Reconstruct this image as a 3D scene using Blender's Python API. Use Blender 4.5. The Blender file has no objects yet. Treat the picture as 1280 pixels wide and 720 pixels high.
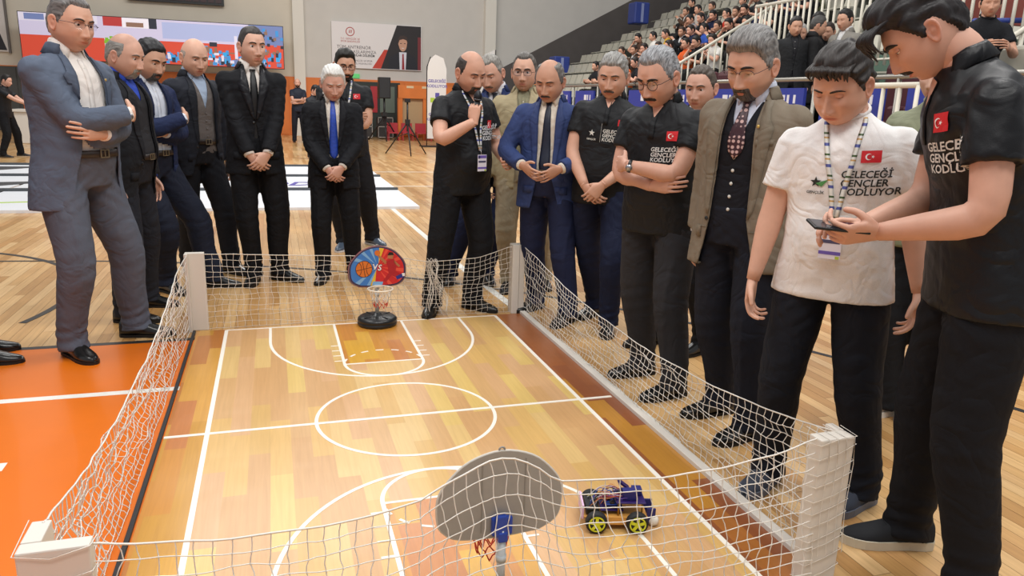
import bpy, bmesh, math, random
import numpy as np
from math import sin, cos, pi, radians as rad
from mathutils import Vector, Matrix
from mathutils.bvhtree import BVHTree

# ------------------------------------------------------------------ camera, world, lights, exposure
scn = bpy.context.scene
col = scn.collection
CAM = (-0.5382, -3.2002, 1.4214); YAW, PITCH, ROLL, FPX = 0.31025, 0.242657, 0.032759, 935.6
fw = Vector((sin(YAW)*cos(PITCH), cos(YAW)*cos(PITCH), -sin(PITCH)))
rt0 = Vector((cos(YAW), -sin(YAW), 0)); up0 = rt0.cross(fw)
rt = cos(ROLL)*rt0 + sin(ROLL)*up0; up = -sin(ROLL)*rt0 + cos(ROLL)*up0
cd = bpy.data.cameras.new('camera'); cam = bpy.data.objects.new('camera', cd); col.objects.link(cam)
cam.matrix_world = Matrix(((rt.x, up.x, -fw.x, CAM[0]), (rt.y, up.y, -fw.y, CAM[1]), (rt.z, up.z, -fw.z, CAM[2]), (0, 0, 0, 1)))
cd.sensor_width = 36; cd.lens = 36*FPX/1280; cd.clip_start = .05; cd.clip_end = 200
scn.camera = cam

world = bpy.data.worlds.new('hall_world'); scn.world = world; world.use_nodes = True
bg = world.node_tree.nodes['Background']; bg.inputs[0].default_value = (0.95, 0.97, 1.0, 1); bg.inputs[1].default_value = 0.55

def area(name, loc, size, power, target, color=(1, 1, 1)):
    l = bpy.data.lights.new(name, 'AREA'); l.shape = 'RECTANGLE'; l.size, l.size_y = size; l.energy = power; l.color = color
    o = bpy.data.objects.new(name, l); col.objects.link(o); o.location = loc
    o.rotation_euler = (Vector(target)-Vector(loc)).to_track_quat('-Z', 'Y').to_euler(); return o
area('hall_lamp_bank', (-3.5, 2.5, 8.5), (7, 1.6), 520, (-0.5, 1, 0), (1, .98, .95))
area('hall_lamp_bank', (4.5, 1.0, 8.5), (1.6, 6), 420, (1, 0.5, 0), (1, .98, .95))
area('hall_lamp_bank', (0.5, -4.0, 7.5), (7, 1.6), 520, (0.3, 1.0, 0.6), (1, .98, .95))
area('hall_lamp_bank', (1, 14, 9), (12, 3), 1500, (1, 16, 0), (1, .98, .95))
area('hall_lamp_bank', (5, 8, 9), (3, 10), 420, (9, 10, 1.5), (1, .98, .95))
vs = scn.view_settings; vs.view_transform = 'Standard'; vs.look = 'None'; vs.exposure = -0.42; vs.gamma = 1; vs.use_curve_mapping = False
try: scn.cycles.max_bounces = 6
except Exception: pass

# ------------------------------------------------------------------ materials
def srgb(c):
    if isinstance(c, str): c = tuple(int(c[i:i+2], 16) for i in (0, 2, 4))
    return tuple(((v/255)/12.92 if v/255 <= .04045 else ((v/255+.055)/1.055)**2.4) for v in c[:3])
_mats = {}
class NT:
    def __init__(s, name):
        s.m = bpy.data.materials.new(name); s.m.use_nodes = True; s.t = s.m.node_tree
        s.b = s.t.nodes['Principled BSDF']
    def n(s, typ, **kw):
        o = s.t.nodes.new(typ)
        for k, v in kw.items():
            if k.startswith('i_'):
                o.inputs[k[2:].replace('_', ' ')].default_value = v
            else: setattr(o, k, v)
        return o
    def l(s, a, b): s.t.links.new(a, b)
    def math(s, op, a, b=None, c=None):
        o = s.t.nodes.new('ShaderNodeMath'); o.operation = op
        for i, v in enumerate((a, b, c)):
            if v is None: continue
            if isinstance(v, (int, float)): o.inputs[i].default_value = v
            else: s.l(v, o.inputs[i])
        return o.outputs[0]
    def mix(s, f, a, b, mode='MIX'):
        o = s.t.nodes.new('ShaderNodeMix'); o.data_type = 'RGBA'; o.blend_type = mode
        for k, v in ((0, f), (6, a), (7, b)):
            if isinstance(v, (int, float)): o.inputs[k].default_value = v
            elif isinstance(v, tuple): o.inputs[k].default_value = (*v[:3], 1)
            else: s.l(v, o.inputs[k])
        return o.outputs[2]
    def ramp(s, f, stops, interp='LINEAR'):
        o = s.t.nodes.new('ShaderNodeValToRGB'); o.color_ramp.interpolation = interp
        e = o.color_ramp.elements
        while len(e) < len(stops): e.new(.5)
        for q, (p, c) in zip(e, stops): q.position = p; q.color = (*c[:3], 1)
        s.l(f, o.inputs[0]); return o.outputs[0]
    def bump(s, h, strength=.3, dist=.01):
        o = s.n('ShaderNodeBump'); o.inputs['Strength'].default_value = strength; o.inputs['Distance'].default_value = dist
        s.l(h, o.inputs['Height']); s.l(o.outputs[0], s.b.inputs['Normal'])
def mat(name, c, rough=.5, metal=0, spec=.5, noise=0, nscale=40, bump=0, bscale=200, coat=0, sheen=0, emit=None, trans=0, detail=4):
    if name in _mats: return _mats[name]
    t = NT(name); c = srgb(c) if (isinstance(c, str) or max(c) > 1.01) else c
    b = t.b; b.inputs['Base Color'].default_value = (*c, 1); b.inputs['Roughness'].default_value = rough
    b.inputs['Metallic'].default_value = metal; b.inputs['Specular IOR Level'].default_value = spec
    b.inputs['Coat Weight'].default_value = coat; b.inputs['Sheen Weight'].default_value = sheen
    b.inputs['Transmission Weight'].default_value = trans
    tc = t.n('ShaderNodeTexCoord')
    if noise:
        n = t.n('ShaderNodeTexNoise', i_Scale=nscale, i_Detail=detail); t.l(tc.outputs['Object'], n.inputs['Vector'])
        r = t.ramp(n.outputs[0], [(.25, tuple(v*(1-noise) for v in c)), (.75, tuple(min(1, v*(1+noise)) for v in c))])
        t.l(r, b.inputs['Base Color'])
    if bump:
        n = t.n('ShaderNodeTexNoise', i_Scale=bscale, i_Detail=3); t.l(tc.outputs['Object'], n.inputs['Vector']); t.bump(n.outputs[0], bump, .004)
    if emit: b.inputs['Emission Color'].default_value = (*srgb(emit[0]), 1); b.inputs['Emission Strength'].default_value = emit[1]
    _mats[name] = t.m; return t.m
def cloth(name, c, rough=.85, weave=.25, var=.12, sheen=.0, spec=.25):
    if name in _mats: return _mats[name]
    t = NT(name); c = srgb(c); b = t.b; b.inputs['Roughness'].default_value = rough; b.inputs['Specular IOR Level'].default_value = spec
    b.inputs['Sheen Weight'].default_value = sheen; b.inputs['Sheen Roughness'].default_value = .4
    tc = t.n('ShaderNodeTexCoord')
    n = t.n('ShaderNodeTexNoise', i_Scale=9, i_Detail=6); t.l(tc.outputs['Object'], n.inputs['Vector'])
    n2 = t.n('ShaderNodeTexNoise', i_Scale=420, i_Detail=2); t.l(tc.outputs['Object'], n2.inputs['Vector'])
    f = t.math('MULTIPLY', t.math('ADD', n.outputs[0], n2.outputs[0]), .5)
    t.l(t.ramp(f, [(.3, tuple(v*(1-var) for v in c)), (.7, tuple(min(1, v*(1+var)) for v in c))]), b.inputs['Base Color'])
    # soft creases + weave
    mp = t.n('ShaderNodeMapping'); mp.inputs['Scale'].default_value = (1.0, 1.0, 1.2); t.l(tc.outputs['Object'], mp.inputs[0])
    w = t.n('ShaderNodeTexNoise', i_Scale=5.5, i_Detail=2.5, i_Distortion=1.1); t.l(mp.outputs[0], w.inputs['Vector'])
    h = t.math('ADD', t.math('MULTIPLY', t.math('ABSOLUTE', t.math('SUBTRACT', w.outputs[0], .5)), 4.0), t.math('MULTIPLY', n2.outputs[0], weave*.25))
    t.bump(h, .5, .012); _mats[name] = t.m; return t.m

# ------------------------------------------------------------------ mesh helpers
class MB:
    def __init__(s): s.v = []; s.f = []; s.m = []; s.n = 0
    def add(s, v, f, mi=0):
        v = np.asarray(v, float).reshape(-1, 3); k = s.n; s.v.append(v); s.n += len(v)
        s.f.extend([tuple(i+k for i in q) for q in f]); s.m.extend([mi]*len(f)); return s
    def verts(s): return np.concatenate(s.v) if s.v else np.zeros((0, 3))
    def xf(s, fn):
        v = fn(s.verts()); s.v = [np.asarray(v)]; return s
    def box(s, lo, hi, mi=0, M=None):
        (a, b, c), (d, e, f) = lo, hi
        v = np.array([(a,b,c),(d,b,c),(d,e,c),(a,e,c),(a,b,f),(d,b,f),(d,e,f),(a,e,f)], float)
        if M is not None: v = v@np.array(M.to_3x3()).T+np.array(M.translation)
        return s.add(v, [(0,3,2,1),(4,5,6,7),(0,1,5,4),(1,2,6,5),(2,3,7,6),(3,0,4,7)], mi)
def lens(P):
    P = np.asarray(P, float); return P
def loft(mb, P, rx, ry=None, ref=(0, 1, 0), n=14, cap=True, mi=0, rnd=0, ex=1.0):
    """tube along P; rx along cross(t,ref), ry along ref side; rnd=1 rounds both ends, 2 only far end"""
    P = np.asarray(P, float); N = len(P)
    rx = np.broadcast_to(np.asarray(rx, float), (N,)).copy(); ry = rx.copy() if ry is None else np.broadcast_to(np.asarray(ry, float), (N,)).copy()
    if rnd:
        def endcap(p, q, a, b):
            d = p-q; d = d/(np.linalg.norm(d)+1e-9); r = (a+b)/2
            pts = [p+d*r*k for k in (.5, .85, .98)]; sc = (.87, .53, .2); return pts, [a*k for k in sc], [b*k for k in sc]
        pt, ax, ay = endcap(P[-1], P[-2], rx[-1], ry[-1]); P2 = np.vstack([P]+[pt]); rx2 = np.append(rx, ax); ry2 = np.append(ry, ay)
        if rnd == 1:
            pt, ax, ay = endcap(P[0], P[1], rx[0], ry[0]); P2 = np.vstack([pt[::-1], P2]); rx2 = np.append(ax[::-1], rx2); ry2 = np.append(ay[::-1], ry2)
        P, rx, ry = P2, rx2, ry2; N = len(P)
    T = np.gradient(P, axis=0); T /= (np.linalg.norm(T, axis=1)[:, None]+1e-12)
    ref = np.asarray(ref, float); ref = ref if ref.ndim == 2 else np.tile(ref, (N, 1))
    side = np.cross(T, ref); nn = np.linalg.norm(side, axis=1)
    for i in range(N):
        if nn[i] < 1e-4: side[i] = np.cross(T[i], (0.1, .9, .3))
    side /= np.linalg.norm(side, axis=1)[:, None]; oth = np.cross(side, T)
    a = np.arange(n)*2*pi/n; ca, sa = np.cos(a), np.sin(a)
    if ex != 1: ca = np.sign(ca)*abs(ca)**ex; sa = np.sign(sa)*abs(sa)**ex
    V = P[:, None, :]+(rx[:, None]*ca)[:, :, None]*side[:, None, :]+(ry[:, None]*sa)[:, :, None]*oth[:, None, :]
    F = []
    for i in range(N-1):
        for j in range(n):
            k = (j+1) % n; F.append((i*n+j, i*n+k, (i+1)*n+k, (i+1)*n+j))
    if cap: F.append(tuple(range(n))[::-1]); F.append(tuple((N-1)*n+j for j in range(n)))
    mb.add(V.reshape(-1, 3), F, mi); return mb
def smooth_path(pts, k=6):
    """catmull-rom through rows (any dims)"""
    P = np.asarray(pts, float); out = []
    Q = np.vstack([2*P[0]-P[1], P, 2*P[-1]-P[-2]])
    for i in range(1, len(Q)-2):
        for t in np.arange(k)/k:
            a, b, c, d = Q[i-1], Q[i], Q[i+1], Q[i+2]
            out.append(.5*((2*b)+(c-a)*t+(2*a-5*b+4*c-d)*t*t+(3*b-a-3*c+d)*t**3))
    out.append(P[-1]); return np.array(out)
def lathe(mb, prof, n=24, o=(0, 0, 0), mi=0):
    prof = np.asarray(prof, float); a = np.arange(n)*2*pi/n
    V = np.stack([prof[:, None, 0]*np.cos(a), prof[:, None, 0]*np.sin(a), np.repeat(prof[:, 1:2], n, 1)], -1)+np.array(o)
    F = [(i*n+j, i*n+(j+1) % n, (i+1)*n+(j+1) % n, (i+1)*n+j) for i in range(len(prof)-1) for j in range(n)]
    F.append(tuple(range(n))[::-1]); F.append(tuple((len(prof)-1)*n+j for j in range(n)))
    return mb.add(V.reshape(-1, 3), F, mi)
def prism(mb, poly, d0, d1, mi=0, axis='y'):
    """extrude 2-D polygon (a,b) between d0 and d1; axis y: (a,d,b)  axis z: (a,b,d)"""
    n = len(poly)
    f = (lambda p, d: (p[0], d, p[1])) if axis == 'y' else ((lambda p, d: (p[0], p[1], d)) if axis == 'z' else (lambda p, d: (d, p[0], p[1])))
    v = [f(p, d0) for p in poly]+[f(p, d1) for p in poly]
    F = [tuple(range(n)), tuple(range(2*n-1, n-1, -1))]+[(i, i+n, (i+1) % n+n, (i+1) % n) for i in range(n)]
    return mb.add(v, F, mi)
def mesh_of(mb, name, mats=(), smooth=True, colors=None):
    me = bpy.data.meshes.new(name); v = mb.verts()
    me.from_pydata(v.tolist(), [], mb.f)
    for m in mats: me.materials.append(m)
    if any(mb.m): me.polygons.foreach_set('material_index', mb.m)
    if smooth: me.polygons.foreach_set('use_smooth', [True]*len(me.polygons))
    if colors is not None:
        a = me.color_attributes.new('tint', 'FLOAT_COLOR', 'POINT'); a.data.foreach_set('color', np.asarray(colors, np.float32).ravel())
    me.update(); return me
def link(name, me, parent=None, loc=None):
    o = bpy.data.objects.new(name, me); col.objects.link(o)
    if parent is not None: o.parent = parent
    if loc is not None: o.location = loc
    return o
def obj(name, mb, mats, parent=None, smooth=True, bevel=0, auto=False, solid=0):
    if not isinstance(mats, (list, tuple)): mats = [mats]
    me = mesh_of(mb, name, mats, smooth)
    if auto:
        bm = bmesh.new(); bm.from_mesh(me); bmesh.ops.recalc_face_normals(bm, faces=bm.faces)
        for e in bm.edges:
            if len(e.link_faces) == 2 and e.calc_face_angle(0) > .6: e.smooth = False
        bm.to_mesh(me); bm.free()
    o = link(name, me, parent)
    if bevel:
        b = o.modifiers.new('bevel', 'BEVEL'); b.width = bevel; b.segments = 2; b.limit_method = 'ANGLE'
    if solid:
        b = o.modifiers.new('solid', 'SOLIDIFY'); b.thickness = solid; b.offset = 0
    return o
def tag(o, label, cat, group=None, kind=None):
    o['label'] = label
    if cat: o['category'] = cat
    if group: o['group'] = group
    if kind: o['kind'] = kind
    return o
def empty(name, loc=(0, 0, 0), rz=0, label=None, cat=None, group=None, s=1):
    o = bpy.data.objects.new(name, None); col.objects.link(o); o.location = loc; o.rotation_euler = (0, 0, rz); o.scale = (s, s, s); o.empty_display_size = .1
    if label: tag(o, label, cat, group)
    return o
def struct(o): o['kind'] = 'structure'; return o
def remeshed(mb, voxel, it=4, name='tmp'):
    me = mesh_of(mb, name, (), True); bm = bmesh.new(); bm.from_mesh(me); bmesh.ops.recalc_face_normals(bm, faces=bm.faces); bm.to_mesh(me); bm.free()
    o = bpy.data.objects.new(name, me); col.objects.link(o)
    r = o.modifiers.new('r', 'REMESH'); r.mode = 'VOXEL'; r.voxel_size = voxel; r.use_smooth_shade = True
    if it: s = o.modifiers.new('s', 'SMOOTH'); s.iterations = it; s.factor = .5
    dg = bpy.context.evaluated_depsgraph_get(); ev = o.evaluated_get(dg)
    m2 = bpy.data.meshes.new_from_object(ev); bpy.data.objects.remove(o); bpy.data.meshes.remove(me); return m2
_fonts = {}
def text_mesh(s, size, bold=False, shear=0, extrude=0.0008, align='CENTER', sx=1):
    """returns MB in x-z plane (y = thickness)"""
    key = (s, bold, shear, align)
    cu = bpy.data.curves.new('txt', 'FONT'); cu.body = s; cu.size = 1; cu.shear = shear; cu.align_x = align; cu.resolution_u = 2
    if bold: cu.offset = .022
    o = bpy.data.objects.new('txt', cu); col.objects.link(o); dg = bpy.context.evaluated_depsgraph_get()
    me = bpy.data.meshes.new_from_object(o.evaluated_get(dg)); bpy.data.objects.remove(o)
    v = np.zeros(len(me.vertices)*3); me.vertices.foreach_get('co', v); v = v.reshape(-1, 3)*size
    F = [tuple(p.vertices) for p in me.polygons]; bpy.data.meshes.remove(me); bpy.data.curves.remove(cu)
    mb = MB(); mb.add(np.stack([v[:, 0]*sx, v[:, 2]*0, v[:, 1]], 1), F); return mb
# ------------------------------------------------------------------ floor
PW, PL = 0.068, 1.35
def wood_floor():
    t = NT('hall_maple_floor'); b = t.b
    g = t.n('ShaderNodeNewGeometry'); sp = t.n('ShaderNodeSeparateXYZ'); t.l(g.outputs['Position'], sp.inputs[0])
    c = t.math('FLOOR', t.math('DIVIDE', sp.outputs[0], PW)); off = t.math('MULTIPLY', t.math('FRACT', t.math('MULTIPLY', t.math('ADD', c, 1000), .618034)), PL)
    ry = t.math('DIVIDE', t.math('ADD', sp.outputs[1], off), PL); r = t.math('FLOOR', ry)
    cb = t.n('ShaderNodeCombineXYZ'); t.l(c, cb.inputs[0]); t.l(r, cb.inputs[1])
    wn = t.n('ShaderNodeTexWhiteNoise', noise_dimensions='3D'); t.l(cb.outputs[0], wn.inputs['Vector'])
    base = t.ramp(wn.outputs[0], [(0, srgb('b98a52')), (.3, srgb('cd9f66')), (.6, srgb('d8ae76')), (.85, srgb('e0ba86')), (1, srgb('c9955a'))])
    mp = t.n('ShaderNodeMapping'); mp.inputs['Scale'].default_value = (60, 3, 1); t.l(g.outputs['Position'], mp.inputs[0])
    n = t.n('ShaderNodeTexNoise', i_Scale=1, i_Detail=5, i_Distortion=.6); t.l(mp.outputs[0], n.inputs['Vector'])
    big = t.n('ShaderNodeTexNoise', i_Scale=.9, i_Detail=4); t.l(g.outputs['Position'], big.inputs['Vector'])
    k = t.ramp(n.outputs[0], [(.3, (.86, .82, .78)), (.65, (1.05, 1.05, 1.05))])
    k2 = t.ramp(big.outputs[0], [(.3, (.86, .86, .85)), (.7, (1.08, 1.07, 1.05))])
    cc = t.mix(1, t.mix(1, base, k, 'MULTIPLY'), k2, 'MULTIPLY')
    # joints
    fx = t.math('FRACT', t.math('DIVIDE', sp.outputs[0], PW)); ex = t.math('LESS_THAN', t.math('MINIMUM', fx, t.math('SUBTRACT', 1, fx)), .02)
    fy = t.math('FRACT', ry); ey = t.math('LESS_THAN', t.math('MINIMUM', fy, t.math('SUBTRACT', 1, fy)), .0015)
    cc = t.mix(t.math('MULTIPLY', t.math('MAXIMUM', ex, ey), .45), cc, srgb('7a5228'))
    t.l(cc, b.inputs['Base Color']); b.inputs['Roughness'].default_value = .3; b.inputs['Coat Weight'].default_value = .25; b.inputs['Coat Roughness'].default_value = .12
    rr = t.ramp(big.outputs[0], [(.3, (.26,)*3), (.7, (.42,)*3)]); t.l(rr, b.inputs['Roughness'])
    return t.m
M_floor = wood_floor()
fl = MB(); fl.box((-14, -5, -.06), (26, 26, -.004)); floor = struct(obj('floor', fl, M_floor, smooth=False))
# hall side beyond the built planks carries the joints in its material
def far_floor():
    f = MB(); X0, X1, Y0, Y1 = -5.0, 5.4, -2.2, 8.0
    f.box((-14, Y1, -.004), (26, 26, 0)); f.box((-14, -5, -.004), (X0, Y1, 0)); f.box((X1, -5, -.004), (26, Y1, 0)); f.box((X0, -5, -.004), (X1, Y0, 0))
    return X0, X1, Y0, Y1, f
X0, X1, Y0, Y1, ff = far_floor()
o = obj('plank_surface', ff, M_floor, floor, smooth=False); o['kind'] = 'stuff'
planks = []
for c in range(math.floor(X0/PW), math.ceil(X1/PW)):
    off = (((c+1000)*.618034) % 1)*PL
    for r in range(math.floor((Y0+off)/PL), math.ceil((Y1+off)/PL)):
        x0, x1 = max(X0, c*PW), min(X1, (c+1)*PW); y0, y1 = max(Y0, r*PL-off), min(Y1, (r+1)*PL-off)
        if x1-x0 < .004 or y1-y0 < .01: continue
        if x0 > -1.0 and x1 < 1.0 and y0 > -1.5 and y1 < 1.5: continue
        planks.append((x0+.0006, y0+.0006, x1-.0006, y1-.0006))
def pk(q):   # nearest, in front of the camera and not under the mat or the orange paint
    x, y = (q[0]+q[2])/2, (q[1]+q[3])/2; d = math.hypot(x-CAM[0], y-CAM[1])
    vis = x > 1.1 and (y-CAM[1]) > .28*(x-CAM[0]) and x-CAM[0] < 1.2*(y-CAM[1]+.4)
    return (0 if vis else 1, d)
planks.sort(key=pk)
rest = MB()
for i, (a, b, c, d) in enumerate(planks):
    if i < 280:
        m_ = MB(); m_.box((a, b, -.004), (c, d, 0)); obj('floor_plank', m_, M_floor, floor, smooth=False)
    else: rest.box((a, b, -.004), (c, d, 0))
o = obj('plank_surface', rest, M_floor, floor, smooth=False); o['kind'] = 'stuff'

M_orange = mat('orange_court_paint', 'e0700e', .33, noise=.05, nscale=3, coat=.2)
M_lwhite = mat('white_court_paint', 'e6e4dc', .4, noise=.06, nscale=20)
M_lblack = mat('black_court_paint', '2b2a29', .4)
_zi = [0]
def strip(P, w, z0, z1, name, m, parent, closed=False):
    _zi[0] += 1; z1 += (_zi[0] % 12)*.00006
    P = np.asarray(P, float); T = np.gradient(P, axis=0) if not closed else (np.roll(P, -1, 0)-np.roll(P, 1, 0))
    T /= np.linalg.norm(T, axis=1)[:, None]; N = np.stack([-T[:, 1], T[:, 0]], 1)*w/2; n = len(P)
    A = np.hstack([P+N, np.full((n, 1), z1)]); B = np.hstack([P-N, np.full((n, 1), z1)]); C = A.copy(); C[:, 2] = z0; D = B.copy(); D[:, 2] = z0
    F = []
    for i in range(n if closed else n-1):
        j = (i+1) % n; F += [(i+n, j+n, j, i), (i, j, j+2*n, i+2*n), (j+n, i+n, i+3*n, j+3*n)]
    mb = MB(); mb.add(np.vstack([A, B, C, D]), F); return obj(name, mb, m, parent, smooth=False)
arc = lambda cx, cy, r, a0, a1, n=48: [(cx+r*cos(rad(a0+(a1-a0)*i/n)), cy+r*sin(rad(a0+(a1-a0)*i/n))) for i in range(n+1)]
def paint(poly, name, m, z=.0014):
    mb = MB(); prism(mb, poly, 0, z, axis='z'); return obj(name, mb, m, floor, smooth=False)
paint([(-9, -5), (-1.02, -5), (-1.02, 1.37), (-9, 1.37)], 'orange_floor_area', M_orange, .0012)
paint([(3.98, 0.28), (5.44, 1.9), (5.44, -2.4), (4.0, -.5)][0:0] or [(4.03, .30), (5.3, 2.2), (5.45, 2.2), (5.45, -1.9)], 'orange_floor_area', M_orange, .0012)
strip([(-9, 1.395), (-1.02, 1.395)], .05, 0, .0016, 'court_line', M_lblack, floor)
strip([(-9, .585), (-1.02, .585)], .05, 0, .0018, 'court_line', M_lwhite, floor)
strip([(.86, 12), (1.0, 3.0), (1.06, 1.6)], .06, 0, .0018, 'court_line', M_lwhite, floor)
strip([(1.08, -.55), (1.08, .95)][0:2], .07, 0, .001, 'court_line', M_lwhite, floor)
# large black circle through the measured points
pts = np.array([(-1.57, 3.67), (-.53, 3.35), (.53, 2.69), (1.62, 1.7), (2.19, 1.01), (2.76, -.01), (3.0, -.64)])
A = np.c_[2*pts, np.ones(len(pts))]; s_ = np.linalg.lstsq(A, (pts**2).sum(1), rcond=None)[0]
cx, cy = s_[:2]; R_ = math.sqrt(s_[2]+cx*cx+cy*cy)
strip(arc(cx, cy, R_, -35, 120, 90), .04, 0, .0016, 'court_line', M_lblack, floor)
strip(arc(-3.9, 2.6, 1.95, -20, 80, 40), .045, 0, .0016, 'court_line', M_lblack, floor)
strip([(1.2, 9.4), (4.5, 9.2)], .05, 0, .0016, 'court_line', M_lwhite, floor)
strip([(1.3, 11.9), (5.2, 11.9)], .05, 0, .0016, 'court_line', M_lwhite, floor)
q = MB(); q.box((-1.64, -.16, 0), (-1.575, -.09, .0018)); obj('floor_marker', q, M_lwhite, floor, smooth=False)

# ------------------------------------------------------------------ printed mat
def mat_print(name, cols, seed):
    t = NT(name); g = t.n('ShaderNodeNewGeometry'); sp = t.n('ShaderNodeSeparateXYZ'); t.l(g.outputs['Position'], sp.inputs[0])
    W, L = .083, .52
    c = t.math('FLOOR', t.math('DIVIDE', t.math('ADD', sp.outputs[0], 5), W)); off = t.math('MULTIPLY', t.math('FRACT', t.math('MULTIPLY', c, .3819+seed)), L)
    r = t.math('FLOOR', t.math('DIVIDE', t.math('ADD', t.math('ADD', sp.outputs[1], off), 5), L))
    cb = t.n('ShaderNodeCombineXYZ'); t.l(c, cb.inputs[0]); t.l(r, cb.inputs[1]); cb.inputs[2].default_value = seed*10
    wn = t.n('ShaderNodeTexWhiteNoise', noise_dimensions='3D'); t.l(cb.outputs[0], wn.inputs['Vector'])
    base = t.ramp(wn.outputs[0], [(i/len(cols), srgb(k)) for i, k in enumerate(cols)], 'CONSTANT')
    mp = t.n('ShaderNodeMapping'); mp.inputs['Scale'].default_value = (70, 3, 1); t.l(g.outputs['Position'], mp.inputs[0])
    n = t.n('ShaderNodeTexNoise', i_Scale=1, i_Detail=4, i_Distortion=.8); t.l(mp.outputs[0], n.inputs['Vector'])
    k = t.ramp(n.outputs[0], [(.3, (.93, .91, .88)), (.65, (1.03, 1.03, 1.02))])
    t.l(t.mix(1, base, k, 'MULTIPLY'), t.b.inputs['Base Color'])
    wv = t.n('ShaderNodeTexNoise', i_Scale=3.5, i_Detail=2); t.l(g.outputs['Position'], wv.inputs['Vector'])
    t.b.inputs['Roughness'].default_value = .3; t.bump(wv.outputs[0], .25, .02)
    t.b.inputs['Coat Weight'].default_value = .3; t.b.inputs['Coat Roughness'].default_value = .2
    return t.m
M_in = mat_print('mat_print_light', ['cfa470', 'd6ad6a', 'cc9f6c', 'd9b678', 'd0a866', 'd2a678', 'dab970'], .0)
M_out = mat_print('mat_print_border', ['c88a3c', 'd09a46', 'b87538', 'cf9a3a', 'c07a44', 'c6923e'], .11)
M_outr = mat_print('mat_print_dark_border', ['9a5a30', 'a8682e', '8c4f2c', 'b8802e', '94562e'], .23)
M_key = mat_print('mat_print_key', ['c98a38', 'd09a3c', 'c07a3c', 'd6a33c', 'c6843c'], .31)
S = .86; a_, L_ = S, 1.7725*S; m_out, Lm = 1.03, 1.545
mt = empty('court_mat', (0, 0, 0), 0, 'printed miniature basketball court mat lying on the hall floor inside the net fence', 'mat')
def slab(name, x0, y0, x1, y1, m, z=.004, z0=.0015):
    q = MB(); q.box((x0, y0, z0), (x1, y1, z)); return obj(name, q, m, mt, smooth=False)
kx, fy = .2157, .7526
slab('mat_border', -m_out, -Lm, m_out, Lm, M_out, .003)
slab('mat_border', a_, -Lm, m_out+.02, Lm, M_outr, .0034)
slab('playing_area', -a_, -L_, a_, L_, M_in, .0040)
for s in (1, -1): slab('key_area', -kx, min(s*fy, s*L_), kx, max(s*fy, s*L_), M_key, .0044)
M_ml = mat('mat_line_white', 'f2ece0', .35)
def ml(P, w=.02, closed=False): return strip(P, w, .002, .0052, 'court_line', M_ml, mt, closed)
ml([(-m_out, 0), (m_out, 0)])
for s in (1, -1):
    ml([(s*a_, -L_), (s*a_, L_)]); ml([(-a_, s*L_), (a_, s*L_)], .014)
    ml([(-kx, s*fy), (-kx, s*L_)], .016); ml([(kx, s*fy), (kx, s*L_)], .016); ml([(-kx, s*fy), (kx, s*fy)], .014)
    ml([(x, s*y) for x, y in arc(0, fy, kx, 0, -180, 30)], .016)
    yc = 1.23; rx = .603; ry = yc-(fy-kx)+.002
    ml([(rx, s*L_), (rx, s*(yc+.02))]+[(rx*cos(rad(u)), s*(yc+ry*sin(rad(u)))) for u in range(0, -181, -4)]+[(-rx, s*(yc+.02)), (-rx, s*L_)], .016)
    for k in range(7):
        u0 = 12+k*24; ml([(kx*cos(rad(u)), s*(fy+kx*.95*sin(rad(u)))) for u in (u0, u0+6, u0+12)], .012)
    for k in range(4):
        for sx in (-1, 1): ml([(sx*(kx+.008), s*(fy+.06+k*.09)), (sx*(kx+.05), s*(fy+.06+k*.09))], .010)
ml(arc(0, 0, .4063, 0, 356, 89), .016, True)

# ------------------------------------------------------------------ net fence
M_post = mat('white_plastic_duct', 'd9d2c8', .45)
M_net = mat('white_net_cord', 'e9e3da', .8)
M_dark = mat('dark_rubber', '24262a', .6)
fence = empty('net_fence', (0, 0, 0), 0, 'low white net fence strung on four short white corner posts around the court mat', 'net')
def post(x0, y0, x1, y1, h=.485):
    q = MB(); q.box((x0, y0, 0), (x1, y1, h)); return obj('corner_post', q, M_post, fence, smooth=False, bevel=.004)
P1_ = post(-1.075, 1.565, -.965, 1.605); P2_ = post(.985, 1.555, 1.035, 1.635); 
P3_ = post(-1.085, -1.60, -.945, -1.56); P4_ = post(.965, -1.545, 1.085, -1.49)
for x0, y0, x1, y1, p_ in ((1.037, 1.56, 1.075, 1.635, P2_), (-1.085, -1.558, -1.045, -1.47, P3_), (-1.075, 1.53, -1.055, 1.563, P1_), (1.062, -1.49, 1.09, -1.44, P4_)):
    q = MB(); q.box((x0, y0, 0), (x1, y1, .485)); obj('post_flange', q, M_post, p_, smooth=False, bevel=.003)
def rail(x0, y0, x1, y1, m, z=.022):
    q = MB(); q.box((x0, y0, 0), (x1, y1, z)); return obj('base_rail', q, m, fence, smooth=False, bevel=.003)
rail(1.045, -1.49, 1.085, 1.555, M_post); rail(-1.052, -1.55, -1.036, 1.53, M_dark, .014)
rng = np.random.RandomState(5)
def cords(lines, rad_, name='net_mesh', parent=fence):
    mb = MB()
    for P in lines:
        P = np.asarray(P); T = np.gradient(P, axis=0); T /= np.linalg.norm(T, axis=1)[:, None]+1e-9
        r0 = np.cross(T, (.31, .45, .83)); r0 /= np.linalg.norm(r0, axis=1)[:, None]+1e-9; r1 = np.cross(T, r0); n = len(P)
        V = np.concatenate([P+rad_*(cos(u)*r0+sin(u)*r1) for u in (0, 2.094, 4.189)])
        F = [(i+a*n, i+1+a*n, i+1+b*n, i+b*n) for i in range(n-1) for a, b in ((0, 1), (1, 2), (2, 0))]
        mb.add(V, F)
    o = obj(name, mb, M_net, parent, smooth=True); o['kind'] = 'stuff'; return o
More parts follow.
